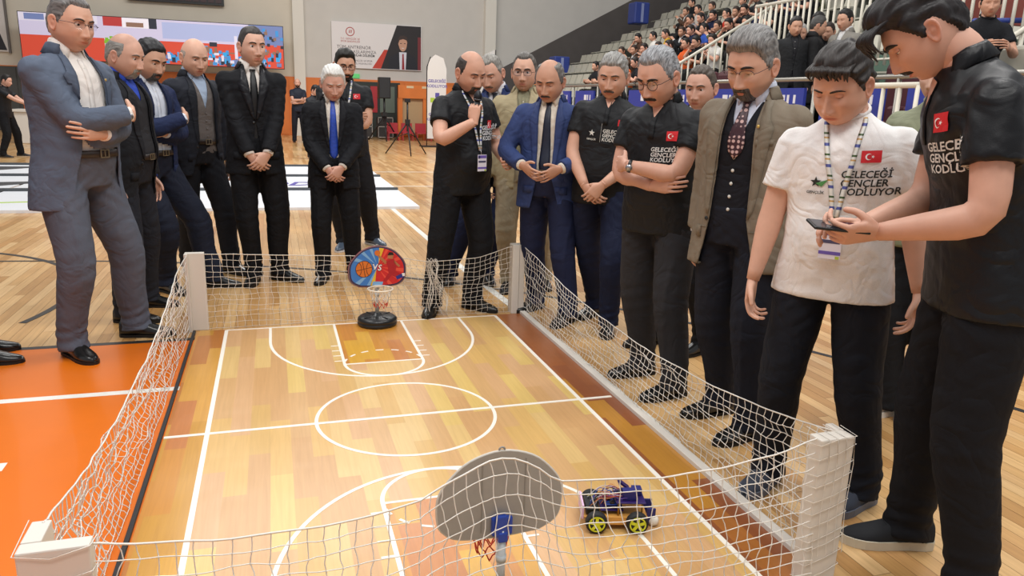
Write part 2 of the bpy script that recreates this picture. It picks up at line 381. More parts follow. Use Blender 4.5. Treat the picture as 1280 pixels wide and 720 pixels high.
def interp(s, tab):
    tab = np.asarray(tab, float); return np.stack([np.interp(s, tab[:, 0], tab[:, k]) for k in range(1, tab.shape[1])], -1)
def net(top, bot, nx, ny, jit=.006, rad_=.00125, bulge=None, slack=None):
    """top/bot: tables s,x,y,z"""
    s = np.linspace(0, 1, nx); t = np.linspace(0, 1, ny)
    Tp, Bt = interp(s, top), interp(s, bot); G = Bt[:, None]*(1-t)[None, :, None]+Tp[:, None]*t[None, :, None]
    if bulge is not None: G += (np.sin(pi*t)[None, :, None])*(bulge(s)[:, None, :])
    J = rng.normal(0, jit, G.shape); 
    for _ in range(2): J[1:-1] = (J[:-2]+J[1:-1]*2+J[2:])/4*1.25
    J[0] = J[-1] = 0; J[:, 0] *= .4; J[:, -1] *= .3; G = G+J; G[:, :, 2] = np.maximum(G[:, :, 2], .004)
    lines = []
    def sub(P, amp):
        P = np.asarray(P); M = np.empty((2*len(P)-1, 3)); M[::2] = P; M[1::2] = (P[1:]+P[:-1])/2+rng.normal(0, amp, (len(P)-1, 3)); M[:, 2] = np.maximum(M[:, 2], .003); return M
    for j in range(ny): lines.append(sub(G[:, j], jit*.12))
    for i in range(nx): lines.append(sub(G[i], jit*.25))
    cords(lines, rad_); cords([G[:, -1]], rad_*1.8, 'top_cord')
    # knots
    kb = MB(); o8 = np.array([(1,0,0),(-1,0,0),(0,1,0),(0,-1,0),(0,0,1),(0,0,-1)])*rad_*2.1; f8 = [(0,2,4),(2,1,4),(1,3,4),(3,0,4),(2,0,5),(1,2,5),(3,1,5),(0,3,5)]
    for P in G.reshape(-1, 3): kb.add(P+o8, f8)
    o = obj('net_knots', kb, M_net, fence, smooth=True); o['kind'] = 'stuff'; return G
# far side, sagging towards the gathered knot at x .42
net([(0, -.965, 1.58, .475), (.3, -.38, 1.58, .45), (.55, .1, 1.58, .43), (.7, .42, 1.57, .385), (.86, .74, 1.57, .40), (1, .985, 1.58, .47)],
    [(0, -.965, 1.585, .004), (.7, .42, 1.62, .004), (1, .985, 1.60, .004)], 48, 14, .006, .0016)
# right side
net([(0, 1.06, 1.56, .475), (.1, 1.07, 1.24, .43), (.23, 1.08, .85, .37), (.35, 1.09, .5, .335), (.47, 1.09, .18, .325), (.56, 1.09, -.15, .315), (.66, 1.09, -.46, .33), (.8, 1.08, -.89, .37), (.87, 1.08, -1.11, .40), (.94, 1.07, -1.32, .44), (1, 1.06, -1.49, .48)],
    [(0, 1.08, 1.56, .006), (1, 1.09, -1.49, .006)], 74, 13, .007, .0017)
# left side hangs outwards
net([(0, -1.06, 1.55, .475), (.12, -1.07, 1.1, .45), (.4, -1.08, .32, .345), (.6, -1.09, -.39, .315), (.76, -1.09, -.85, .35), (.88, -1.08, -1.14, .40), (1, -1.06, -1.48, .485)],
    [(0, -1.075, 1.55, .006), (1, -1.075, -1.50, .006)], 74, 13, .008, .0018, bulge=lambda s: np.stack([-.035*np.sin(pi*s), 0*s, -.02*np.sin(pi*s)], -1))
# near side, lifted over the backboard
net([(0, -.96, -1.575, .475), (.05, -.88, -1.58, .462), (.14, -.70, -1.58, .445), (.25, -.47, -1.56, .43), (.37, -.23, -1.55, .455), (.43, -.14, -1.53, .49), (.485, -.05, -1.51, .525), (.52, .01, -1.505, .53), (.56, .08, -1.51, .50), (.60, .14, -1.53, .46), (.67, .28, -1.54, .45), (.75, .46, -1.53, .425), (.85, .66, -1.53, .43), (.93, .83, -1.53, .455), (1, .965, -1.52, .48)],
    [(0, -.96, -1.60, .004), (1, .985, -1.56, .004)], 52, 12, .006, .0017)
# gathered bunch of the far net
bl = []
for k in range(16):
    a0 = rng.uniform(0, 6.28); w = rng.uniform(.006, .03); z0 = .40+rng.normal(0, .01); z1 = rng.uniform(.0, .12)
    q = np.linspace(0, 1, 9); bl.append(np.stack([.42+.02*np.sin(a0)+q*.10*(k % 3 > 0)+w*np.sin(q*9+a0), 1.565+w*.6*np.cos(q*8+a0), z0+(z1-z0)*q], 1))
cords(bl, .0022, 'gathered_net')
# cord wrapped over the two near posts
wr = []
for k in range(11):
    z = .47-.043*k+rng.normal(0, .006); wr.append(np.array([(.955, -1.50, z-.02), (.963, -1.549, z-.01), (1.03, -1.550+rng.normal(0, .001), z+.008), (1.088, -1.549, z+.03), (1.094, -1.47, z+.03)]))
for k in range(7):
    z = .47-.06*k+rng.normal(0, .01); wr.append(np.array([(-1.09, -1.47, z+.02), (-1.089, -1.603, z), (-1.02, -1.604, z-.015), (-.943, -1.604, z+.005), (-.94, -1.55, z)]))
for k in range(4): x = .985+.03*k; wr.append(np.array([(x, -1.45, .488), (x+.004, -1.55, .488), (x+.01, -1.552, .40), (x+.004, -1.552, .25), (x+.016, -1.552, .1)]))
for w_ in wr: w_[:, 2] = np.minimum(w_[:, 2], .489)
cords(wr, .0013, 'wrapped_cord')
# ------------------------------------------------------------------ walls
M_wall = mat('cream_hall_wall', 'd6cdbc', .8, noise=.03, nscale=2)
M_wall2 = mat('light_grey_hall_wall', 'cfcbc4', .8, noise=.03, nscale=2)
M_pil = mat('pilaster_white', 'e3ded3', .75)
M_wood = mat('orange_wood_cladding', 'dc7a34', .5, noise=.08, nscale=3)
M_stand = mat('dark_stand_wall', '5b5552', .8, noise=.1, nscale=2)
M_steel = mat('brushed_rail_steel', '98948c', .35, metal=.6)
M_black = mat('black_plastic', '17171a', .45)
M_railw = mat('cream_rail_paint', 'd8d2c2', .5)
YW = 26.0
def bx(name, lo, hi, m, parent=None, smooth=False, bevel=0):
    q = MB(); q.box(lo, hi); return obj(name, q, m, parent, smooth, bevel)
struct(bx('wall_back', (-14, YW, 0), (.4, YW+.3, 11), M_wall)); w2 = struct(bx('wall_right', (.4, YW, 0), (26, YW+.3, 11), M_wall2))
struct(bx('trim_1', (.3, YW-.25, 0), (.68, YW, 11), M_pil)); struct(bx('trim_2', (7.33, YW-.3, 0), (7.75, YW, 11), M_pil))
t3 = struct(bx('trim_3', (-14, YW-.06, .0), (7.3, YW, 2.08), M_wood))
for k in range(15): bx('cladding_panel', (-13.9+k*1.4, YW-.085, .04), (-12.54+k*1.4, YW-.058, 2.02), M_wood, t3)
q = MB(); prism(q, [(7.8, 2.56), (20, 9.05), (20, 0), (7.8, 0)], YW-.08, YW-.02); struct(obj('trim_4', q, M_stand, smooth=False))
# dark door far left and dark openings in the cladding
d = struct(bx('door_1', (-10.3, YW-.12, 0), (-8.35, YW-.07, 2.05), mat('dark_door_grey', '4a4a48', .6)))
bx('door_leaf', (-10.2, YW-.15, .03), (-9.35, YW-.11, 2.0), mat('dark_door_grey', '4a4a48', .6), d); bx('door_leaf', (-9.3, YW-.15, .03), (-8.45, YW-.11, 2.0), mat('dark_door_grey', '4a4a48', .6), d)
d = struct(bx('door_2', (2.3, YW-.12, 0), (4.1, YW-.07, 2.0), mat('dark_green_opening', '2c332e', .6)))
bx('red_panel', (3.0, YW-.14, .9), (3.25, YW-.11, 1.85), mat('red_sheet', 'b23038', .6), d); bx('glass_pane', (3.35, YW-.14, .9), (3.9, YW-.11, 1.85), mat('dim_glass', '6d7a70', .2), d)
q = bx('exit_sign', (2.25, YW-.06, 2.12), (2.62, YW, 2.27), mat('exit_green', '57b86a', .5, emit=('57b86a', .6))); tag(q, 'small green emergency exit sign above the dark doorway on the far wall', 'sign')

# ------------------------------------------------------------------ LED screen
scr = empty('led_screen', (0, 24.9, 0), 0, 'wide LED wall showing a live picture of the red and lavender sports hall', 'screen')
bx('screen_frame', (-7.95, -.05, 2.28), (-.05, .14, 3.70), M_black, scr)
for x in (-7.2, -5.2, -3.2, -1.2): bx('support_leg', (x-.05, .0, 0), (x+.05, .1, 2.28), M_black, scr)
pic = MB(); rp = np.random.RandomState(3)
pc = ['c9c3de', 'cf4a34', 'a9b3da', '2a2d3a', '3f8fd0', 'b23a38', 'd8d4e6', '7db32e', '8a6a58', '6f7fb0', '2fa0e0', 'e8e4ee']
pm = [mat('screen_pixel_%s' % ['lavender', 'red', 'pale_blue', 'black', 'blue', 'crimson', 'white', 'green', 'brown', 'slate', 'azure', 'bright'][i], c, .6, emit=(c, .5)) for i, c in enumerate(pc)]
SW, SB, ST = (-7.93, -.07), 2.30, 3.68
def pr_(u0, v0, u1, v1, mi, d=0):
    x0 = SW[0]+(SW[1]-SW[0])*u0; x1 = SW[0]+(SW[1]-SW[0])*u1; z0 = SB+(ST-SB)*v0; z1 = SB+(ST-SB)*v1; y = -.052-d
    pic.add([(x0, y, z0), (x1, y, z0), (x1, y, z1), (x0, y, z1)], [(0, 1, 2, 3)], mi)
pr_(0, 0, 1, 1, 1); pr_(0, .52, .86, 1, 0, .001); pr_(.86, .55, 1, 1, 9, .001); pr_(.0, .82, .28, 1, 6, .002); pr_(.02, .85, .09, .98, 9, .003); pr_(.10, .85, .17, .98, 8, .003); pr_(.3, .8, .37, 1, 5, .003); pr_(.37, .78, .47, 1, 11, .003); pr_(.385, .8, .45, .9, 8, .004); pr_(.47, .78, .5, 1, 3, .003)
pr_(.3, .05, .48, .52, 6, .002); pr_(.40, .3, .47, .5, 2, .003); pr_(.52, .58, .84, .95, 2, .002); pr_(.62, .30, .80, .33, 8, .003); pr_(.80, .05, .812, .72, 6, .004); pr_(.70, .45, .73, .55, 3, .004)
for k in range(150):
    u = rp.uniform(.5, .99); v = rp.uniform(.0, .26+.1*sin(u*20)); w = rp.uniform(.006, .02); pr_(u-w/2, v, u+w/2, v+rp.uniform(.05, .14), int(rp.choice([4, 10, 6, 3, 9, 8], p=[.28, .25, .12, .15, .1, .1])), .005+k*.00005)
for k in range(40):
    u = rp.uniform(.86, .995); v = rp.uniform(.3, .9); pr_(u-.006, v, u+.006, v+.07, int(rp.choice([9, 3, 4, 8])), .013+k*.00005)
for k in range(26):
    a = rp.uniform(0, 6.28); r = rp.uniform(0, 1); u = .325+.022*r*cos(a); v = .42+.13*r*sin(a); pr_(u-.006, v-.03, u+.006, v+.03, 7, .006+k*.00005)
obj('screen_picture', pic, pm, scr, smooth=False)
q = bx('scoreboard', (-4.95, YW-.22, 4.33), (-1.95, YW-.02, 5.2), M_black); tag(q, 'long dark scoreboard high on the cream wall above the LED screen', 'scoreboard')
for k in range(12): bx('digit_panel', (-4.85+k*.24, YW-.24, 4.40), (-4.66+k*.24, YW-.215, 4.75), mat('dark_red_digit', '3a2426', .5), q)
# poster far left (only its edge is in view)
q = bx('wall_poster', (-10.6, YW-.1, 2.5), (-8.55, YW-.03, 4.6), mat('poster_pale', 'cfc8c2', .6)); tag(q, 'pale framed poster at the left end of the far wall', 'poster')
pb = MB(); prism(pb, [(-10.5, 2.55), (-8.62, 2.55), (-8.9, 3.5), (-9.2, 4.3), (-10.5, 4.5)], YW-.104, YW-.101); obj('poster_print', pb, mat('poster_black', '26242a', .6), q, smooth=False)
bx('poster_frame', (-8.58, YW-.12, 2.46), (-8.52, YW-.02, 4.6), mat('frame_grey', '6a6460', .5), q)

# portrait poster
pw = empty('wall_banner', (3.28, YW-.06, 3.27), 0, 'wide white wall banner with red logo, grey text and a suited man on black', 'poster')
bx('banner_sheet', (-1.64, -.03, -.80), (1.64, .03, .80), mat('banner_white', 'e8e3e2', .6), pw)
def pp(name, poly, m, d): q = MB(); prism(q, poly, -.03-d, -.03-d+.0008); return obj(name, q, m, pw, smooth=False)
M_bk = mat('banner_black', '241f22', .6); M_rd = mat('banner_red', 'c8402f', .6)
pp('banner_print', [(-.22, -.78), (.28, -.78), (.28, -.1), (.1, -.25)][0:0] or [(-.2, -.78), (.25, -.1), (.6, -.1), (.2, -.78)], M_rd, .002)
pp('banner_print', [(.12, -.78), (.72, .78), (1.62, .78), (1.62, -.78)], M_bk, .003)
pp('banner_print', [(1.5, -.78), (1.5, .4), (1.62, .4), (1.62, -.78)], mat('banner_maroon', '7a2a30', .6), .004)
pp('portrait_suit', [(.38, -.78), (.45, -.35), (.72, -.2), (.92, -.16), (1.15, -.2), (1.4, -.33), (1.5, -.78)], mat('banner_suit', '1c1c26', .6), .005)
pp('portrait_shirt', [(.82, -.78), (.80, -.16), (1.08, -.16), (1.04, -.78)], mat('banner_shirt', 'dcdce6', .6), .006)
pp('portrait_tie', [(.90, -.78), (.92, -.22), (.97, -.22), (1.0, -.78)], mat('banner_tie', '9a2a34', .6), .007)
hd = [(.94+.17*cos(a)*(1 if sin(a) > 0 else .88), .12+.25*sin(a)) for a in np.linspace(0, 2*pi, 25)[:-1]]
pp('portrait_face', hd, mat('banner_skin', 'c99a80', .6), .008)
pp('portrait_hair', [(.77, .14), (.76, .3), (.84, .42), (.98, .44), (1.1, .38), (1.13, .14), (1.08, .27), (.95, .31), (.82, .27)], mat('banner_hair', '3a2a26', .6), .009)
for x in (.87, 1.01): pp('portrait_eye', [(x-.03, .14), (x+.03, .14), (x+.03, .165), (x-.03, .165)], M_bk, .0095)
pp('portrait_mouth', [(.88, .0), (1.0, .0), (.97, -.03), (.91, -.03)], mat('banner_lips', 'e2cfc8', .6), .0095)
def ptxt(s, x, z, size, m, bold=False):
    q = text_mesh(s, size, bold); q.xf(lambda v: v+np.array((x, -.0345, z))); obj('banner_text', q, m, pw, smooth=False)
M_gr = mat('text_grey', '6a6466', .7); M_rt = mat('text_red', 'b5524e', .7)
ptxt('T.C. GENÇLİK VE', -.98, .19, .09, M_rt); ptxt('SPOR BAKANLIĞI', -.98, .10, .09, M_rt)
ptxt('TÜM ANTRENÖR', -.85, -.12, .16, M_gr); ptxt('ARKADAŞLARIMIZA', -.72, -.27, .15, M_gr); ptxt('BAŞARILAR DİLERİM', -.62, -.38, .11, M_bk, True); ptxt('GENÇLİK VE SPOR', -.55, -.56, .085, M_gr); ptxt('İL MÜDÜRLÜĞÜ', -.5, -.66, .08, M_gr)
ring = MB(); 
for i in range(20):
    a0, a1 = i*2*pi/20, (i+1)*2*pi/20; ring.add([(-.98+r*cos(a), -.033, .47+r*sin(a)) for r, a in ((.13, a0), (.16, a0), (.16, a1), (.13, a1))], [(0, 1, 2, 3)])
for k in range(3): ring.add([(-1.03+.04*k, -.034, .42), (-1.01+.04*k, -.034, .42), (-.99+.04*k, -.034, .53), (-1.01+.04*k, -.034, .53)], [(0, 1, 2, 3)])
obj('banner_emblem', ring, M_rt, pw, smooth=False)

# ------------------------------------------------------------------ things in front of the far wall
def tripod(loc, h, spread, r, label, head=None, cat='stand'):
    t = empty('tripod_stand', loc, 0, label, cat); q = MB(); loft(q, [(0, 0, h*.45), (0, 0, h)], r*1.2, n=8); obj('pole', q, M_black, t)
    for k in range(3):
        a = .5+k*2*pi/3; q = MB(); loft(q, [(0, 0, h*.62), (cos(a)*spread, sin(a)*spread, 0.01)], [r, r*.8], n=6); obj('leg', q, M_black, t)
        q = MB(); loft(q, [(0, 0, h*.42), (cos(a)*spread*.45, sin(a)*spread*.45, h*.34)], r*.5, n=5); obj('brace', q, M_black, t)
    q = MB(); q.box((-r*3, -r*3, h*.58), (r*3, r*3, h*.68)); obj('collar', q, M_black, t, smooth=False, bevel=.004)
    if head: q = MB(); q.box((-.07, -.05, h), (.07, .06, h+.1)); obj('tripod_head', q, M_black, t, smooth=False, bevel=.008)
    return t
tripod((2.83, 16.7, 0), 1.34, .62, .02, 'tall thin black camera tripod standing alone on the floor beside the mic speaker', True, 'tripod')
tripod((3.15, 23.3, 0), 1.42, .6, .028, 'black speaker stand by the far wall under the loudspeaker')
t = empty('loudspeaker', (3.15, 23.3, 1.42), 0, 'black loudspeaker on its stand below the portrait banner', 'speaker')
bx('cabinet', (-.2, -.17, 0), (.2, .17, .70), M_black, t, bevel=.02); bx('grille', (-.17, -.185, .03), (.17, -.168, .67), mat('grille_grey', '2c2d30', .7), t)
M_case = mat('aluminium_case', 'b8b4ae', .4, metal=.4)
for i, (x, y, lb) in enumerate(((2.6, 24.6, 'aluminium edged flight case left of the speaker stand'), (3.35, 24.7, 'aluminium edged flight case right of the speaker stand'))):
    t = empty('flight_case', (x, y, 0), 0, lb, 'case')
    bx('case_body', (-.26, -.25, .05), (.26, .25, .75), mat('case_dark', '33302f', .5), t)
    for a in (-.27, .25): bx('corner_strip', (a, -.262, .04), (a+.02, -.24, .76), M_case, t)
    for z in (.05, .42, .74): bx('edge_strip', (-.27, -.262, z), (.27, -.24, z+.025), M_case, t)
fr = empty('wooden_frame_stand', (4.75, 24.2, 0), 0, 'orange wooden frame cabinet standing against the cladding beside the tall flag banner', 'cabinet')
for x in (-1.0, -.1, .85): bx('upright', (x, -.1, 0), (x+.16, .1, 1.9), M_wood, fr)
bx('top_board', (-1.0, -.12, 1.45), (1.0, .12, 1.9), M_wood, fr); bx('back_board', (-.84, .02, .2), (.85, .06, 1.45), mat('tan_board', 'b89a72', .6), fr)
for k in range(3): bx('label_plate', (-.7+.55*k, -.13, 1.8), (-.45+.55*k, -.118, 1.88), mat('plate_cream', 'e0c8a0', .5), fr)
rb = empty('red_chair_row', (4.4, 23.6, 0), 0, 'row of low red plastic chairs against the far wall behind the tripod', 'chairs')
M_redp = mat('red_plastic', 'b0303a', .5)
for k in range(6):
    x = -1.1+k*.5; bx('chair_seat', (x, -.2, .25), (x+.38, .18, .29), M_redp, rb); bx('chair_back', (x, .15, .29), (x+.38, .19, .6), M_redp, rb)
    for a in (0, .34):
        bx('chair_leg', (x+a, -.2, 0), (x+a+.03, -.17, .25), M_redp, rb); bx('chair_leg', (x+a, .14, 0), (x+a+.03, .17, .25), M_redp, rb)
# flag banner
fb = empty('flag_banner', (4.35, 20.3, 0), 0, 'tall white feather flag banner with purple lettering and green patches behind the mic speaker', 'banner')
q = MB(); P = [(-.30, .0), (.27, 0), (.30, 2.1), (.2, 2.42), (-.05, 2.52), (-.25, 2.35), (-.30, 2.0)]; prism(q, [(x, z+.25) for x, z in P], -.006, .006); obj('banner_cloth', q, mat('flag_white', 'dcd8d4', .8), fb, smooth=False)
q = MB(); loft(q, [(-.31, 0, 0), (-.31, 0, 2.4), (-.2, 0, 2.7)], .015, n=6); obj('pole', q, M_black, fb); bx('base_plate', (-.5, -.25, 0), (.1, .25, .03), M_black, fb)
M_vio = mat('violet_print', '5a4fa0', .6); M_grn = mat('lime_print', 'a8c43c', .6)
def ftxt(s, z, size, m, px=0): q = text_mesh(s, size, True); q.xf(lambda v: v+np.array((px, -.009, z))); obj('banner_text', q, m, fb, smooth=False)
ftxt('GELECEĞİ', 1.95, .12, M_vio); ftxt('KODLUYOR', 1.80, .12, M_vio); ftxt('GENÇLER', .95, .12, M_vio); ftxt('KODLUYOR', .80, .12, M_vio)
for x0, z0, m_ in ((-.2, 1.35, M_grn), (.0, 1.25, M_black), (-.05, 1.5, M_vio), (.1, 1.4, M_grn)): bx('printed_patch', (x0, -.010, z0), (x0+.13, -.007, z0+.14), m_, fb)
fb2 = empty('flag_banner', (6.3, 21.8, 0), 0, 'white feather flag whose curled tip shows above the head of the mic speaker', 'banner')
q = MB(); prism(q, [(-.35, .25), (.3, .25), (.32, 2.5), (.3, 3.1), (.1, 3.0), (-.3, 2.75)], -.006, .006); obj('banner_cloth', q, mat('flag_white', 'dcd8d4', .8), fb2, smooth=False)
q = MB(); loft(q, [(.34, 0, 0), (.34, 0, 3.1)], .015, n=6); obj('pole', q, M_black, fb2)

# ------------------------------------------------------------------ white playing boards on the floor behind the men
M_bw = mat('white_board', 'e4e6ea', .45, noise=.02, nscale=4)
bd = empty('robot_board', (0, 0, 0), 0, 'flat white competition boards with dark edges lying on the floor behind the suited men', 'board')
for y0, y1 in ((6.7, 8.55), (8.65, 10.6), (10.7, 12.6)):
    for x0, x1 in ((-8.0, -4.1), (-4.05, -.9), (-.85, 1.30)): bx('board_panel', (x0, y0, 0), (x1, y1, .035), M_bw, bd)
    bx('board_edge', (-8.0, y1+.0, 0), (1.30, y1+.09, .07), mat('board_edge_grey', '4c5054', .5), bd)
def bpoly(poly, m_, nm='board_print'): q = MB(); prism(q, poly, .035, .037, axis='z'); obj(nm, q, m_, bd, smooth=False)
bpoly([(-4.6, 8.9), (-3.6, 9.9), (-4.9, 9.6)], mat('print_dark', '3e3f42', .6)); bpoly([(-5.6, 10.9), (-4.4, 12.3), (-5.9, 12.3)], mat('print_dark', '3e3f42', .6)); bpoly([(-4.4, 7.2), (-2.4, 7.6), (-2.4, 7.66), (-4.4, 7.3)], M_grn)
bpoly([(-4.2, 11.2), (-3.2, 12.3), (-3.6, 12.4), (-4.4, 11.6)], mat('print_dark', '3e3f42', .6))
q = text_mesh('KODLA', .55, True, .3); q.xf(lambda v: np.stack([v[:, 0]-.25, v[:, 2]*1.3+9.2, v[:, 1]+.038], 1)); obj('board_text', q, M_vio, bd, smooth=False)
bx('control_box', (-5.1, 9.15, .037), (-4.5, 9.75, .2), M_black, bd, bevel=.02)

# ------------------------------------------------------------------ barrier with blue panels
bar = empty('court_barrier', (5.5, 0, 0), 0, 'long steel barrier with royal blue panels in front of the spectators', 'barrier')
M_bluep = mat('royal_blue_panel', '2a3a9a', .5)
for z in (1.80, .85): q = MB(); loft(q, [(0, .5, z), (0, 13.2, z)], .028, n=8); obj('rail', q, M_steel, bar)
for k in range(11):
    y = .6+k*1.25; q = MB(); loft(q, [(0, y, 0), (0, y, 1.8)], .024, n=8); obj('post', q, M_steel, bar)
    if k < 10: bx('blue_panel', (-.02, y+.16, .1), (.02, y+1.1, 1.70), M_bluep, bar)
    if k < 10:
        for a, b in ((.30, .34), (.42, .46), (.5, .62)): bx('panel_mark', (-.026, y+a, 1.52), (-.018, y+b, 1.62), mat('panel_white', 'dedee8', .5), bar)
struct(bx('trim_5', (5.6, .0, 0), (7.6, 24, .9), M_stand))
ob = empty('orange_barrier', (5.45, 13.4, 0), 0, 'orange tubular barrier at the end of the blue panels', 'barrier')
M_ort = mat('orange_tube', 'e8822a', .5)
q = MB(); loft(q, [(0, 0, 0), (0, 0, 1.85), (0, 1.6, 1.85), (0, 1.6, 0)], .04, n=8); obj('tube_frame', q, M_ort, ob)
for k in range(3): bx('slat', (-.02, .05, 1.0+.25*k), (.02, 1.55, 1.12+.25*k), M_ort, ob)

# ------------------------------------------------------------------ bleachers
bl = empty('bleachers', (7.6, 2.0, 1.3), 0, 'grey stepped spectator bleachers with rows of cream plastic seats', 'bleachers')
M_conc = mat('grey_step_concrete', '6f7167', .85, noise=.1, nscale=3); M_seat = mat('cream_seat_plastic', 'bdb9aa', .45); M_green = mat('green_seat_plastic', '3c5a48', .5)
NR, TR, RI = 15, .8, .42
for r in range(NR): bx('step', (TR*r, 0, -1.3), (TR*(r+1)+.02, 22.3, RI*r), M_conc, bl)
seat_me = {}
def seat_mesh(m_):
    q = MB(); q.add([(-.02,-.2,.36),(.34,-.2,.38),(.34,.2,.38),(-.02,.2,.36),(.42,-.2,.66),(.42,.2,.66),(.46,-.2,.66),(.46,.2,.66),(.38,-.2,.34),(.38,.2,.34),(-.02,-.2,.33),(-.02,.2,.33)],
        [(0,1,2,3),(1,4,5,2),(4,6,7,5),(6,8,9,7),(8,10,11,9),(10,0,3,11),(0,10,8,1),(3,2,9,11),(1,8,6,4),(2,5,7,9)]); return q
sm = {0: mesh_of(seat_mesh(0), 'seat', [M_seat], False), 1: mesh_of(seat_mesh(0), 'seat', [M_green], False)}
rs = np.random.RandomState(11); allseats = []
for r in range(NR):
    for k in range(42):
        y = .5+k*.52
        if 8.6 < y < 9.4: continue
        allseats.append((math.hypot(7.6+TR*r-CAM[0], 2+y-CAM[1]), r, y))
allseats.sort(); st = MB(); base = seat_mesh(0)
for i, (d, r, y) in enumerate(allseats):
    g = 1 if rs.rand() < (.10 if r % 3 else .2) else 0
    if i < 290: o = link('seat', sm[g], bl, (TR*r+.22, y, RI*r))
    elif not g: st.add(base.verts()+np.array((TR*r+.22, y, RI*r)), base.f)
o = obj('seat_rows', st, M_seat, bl, smooth=False); o['kind'] = 'stuff'
for r in range(6): bx('stair_step', (TR*r-.2, 8.7, RI*r), (TR*r+.2, 9.4, RI*r+.21), M_conc, bl)
def railing(name, A, B, h, n, label, m=M_railw, low=.08):
    t = empty(name, A, 0, label, 'railing'); D = Vector(B)-Vector(A)
    q = MB(); loft(q, [(0, 0, h), (D.x, D.y, D.z+h)], .03, n=8); obj('top_rail', q, m, t)
    q = MB(); loft(q, [(0, 0, low), (D.x, D.y, D.z+low)], .02, n=8); obj('bottom_rail', q, m, t)
    for k in range(n+1):
        u = k/n; q = MB(); loft(q, [(D.x*u, D.y*u, D.z*u+low*0), (D.x*u, D.y*u, D.z*u+h)], .021, n=6); obj('baluster', q, m, t)
    return t
railing('stair_railing', (6.6, 11, .95), (9.6, 11, 2.75), .85, 20, 'cream stair railing rising diagonally in front of the crowd')
railing('gallery_railing', (7.7, 3.4, 2.1), (7.7, 8.9, 2.1), 1.1, 38, 'long cream gallery railing above the standing officials')
railing('stair_railing', (6.3, 3.2, .95), (8.3, 3.2, 2.15), .9, 12, 'cream stair railing beside the seated boy at top right')
railing('short_gate', (5.2, 2.55, 0), (5.2, 3.6, 0), 1.7, 5, 'short cream slatted gate seen below the moustached man in the black polo', low=.7)
M_blues = mat('blue_steel', '2c3f8c', .45)
t = empty('blue_handrail', (7.2, 3.9, 1.2), 0, 'blue steel handrail posts behind the seated boy', 'railing')
q = MB(); loft(q, [(0, 0, 1.3), (2.2, 0, 1.45)], .03, n=8); obj('rail', q, M_blues, t); q = MB(); loft(q, [(0, 0, -.3), (.25, 0, 3)], .03, n=8); obj('post', q, M_blues, t)
q = MB(); loft(q, [(.5, 0, .9), (2.4, 0, 1.75)], .03, n=8); obj('rail', q, M_blues, t)
q = bx('red_curtain', (7.62, 4.6, 2.6), (8.9, 4.7, 3.6), mat('brick_red_cloth', '9c5248', .8)); tag(q, 'brick red hanging panel behind the railing at top right', 'curtain')
# maroon covered seats
M_mar = mat('maroon_upholstery', '4c2027', .6, noise=.1, nscale=8)
for k, (y, lb) in enumerate(((2.45, 'maroon padded armchair nearest the right edge behind the cream gate'), (3.35, 'maroon padded armchair behind the black fringe of the tall man'), (4.25, 'maroon padded armchair between the boy and the tall man'), (7.2, 'maroon padded armchair left of the standing officials'), (8.0, 'maroon padded armchair right of the grey haired bearded man'), (8.8, 'maroon padded armchair above the half hidden man'))):
    t = empty('padded_armchair', (6.5, y, .9), 0, lb, 'armchair', 'maroon armchairs behind the barrier')
    bx('seat', (-.35, -.3, 0), (.25, .3, .45), M_mar, t, bevel=.05); q = MB(); q.box((.15, -.32, .3), (.38, .32, 1.15)); obj('backrest', q, M_mar, t, smooth=False, bevel=.08)
    for s in (-1, 1): bx('armrest', (-.3, s*.33-.05, .1), (.25, s*.33+.05, .62), M_mar, t, bevel=.03)
for i, (x, y, z, lb) in enumerate(((7.7, 14.1, 3.5, 'blue lamp cluster hanging over the upper left end of the bleachers'),)): pass
for (x, y, z, lb) in ((9.55, 23.5, 2.55, 'blue crate at the low left end of the bleachers'), (12.6, 23.5, 4.6, 'blue crate high up at the far end of the bleachers')):
    t = empty('blue_crate', (x, y, z-.2), 0, lb, 'crate'); bx('crate_body', (-.3, -.3, 0), (.3, .3, .75), M_blues, t, bevel=.05); bx('crate_strap', (-.05, -.32, .05), (.05, -.3, .7), mat('strap_pale', '8a94c0', .6), t)
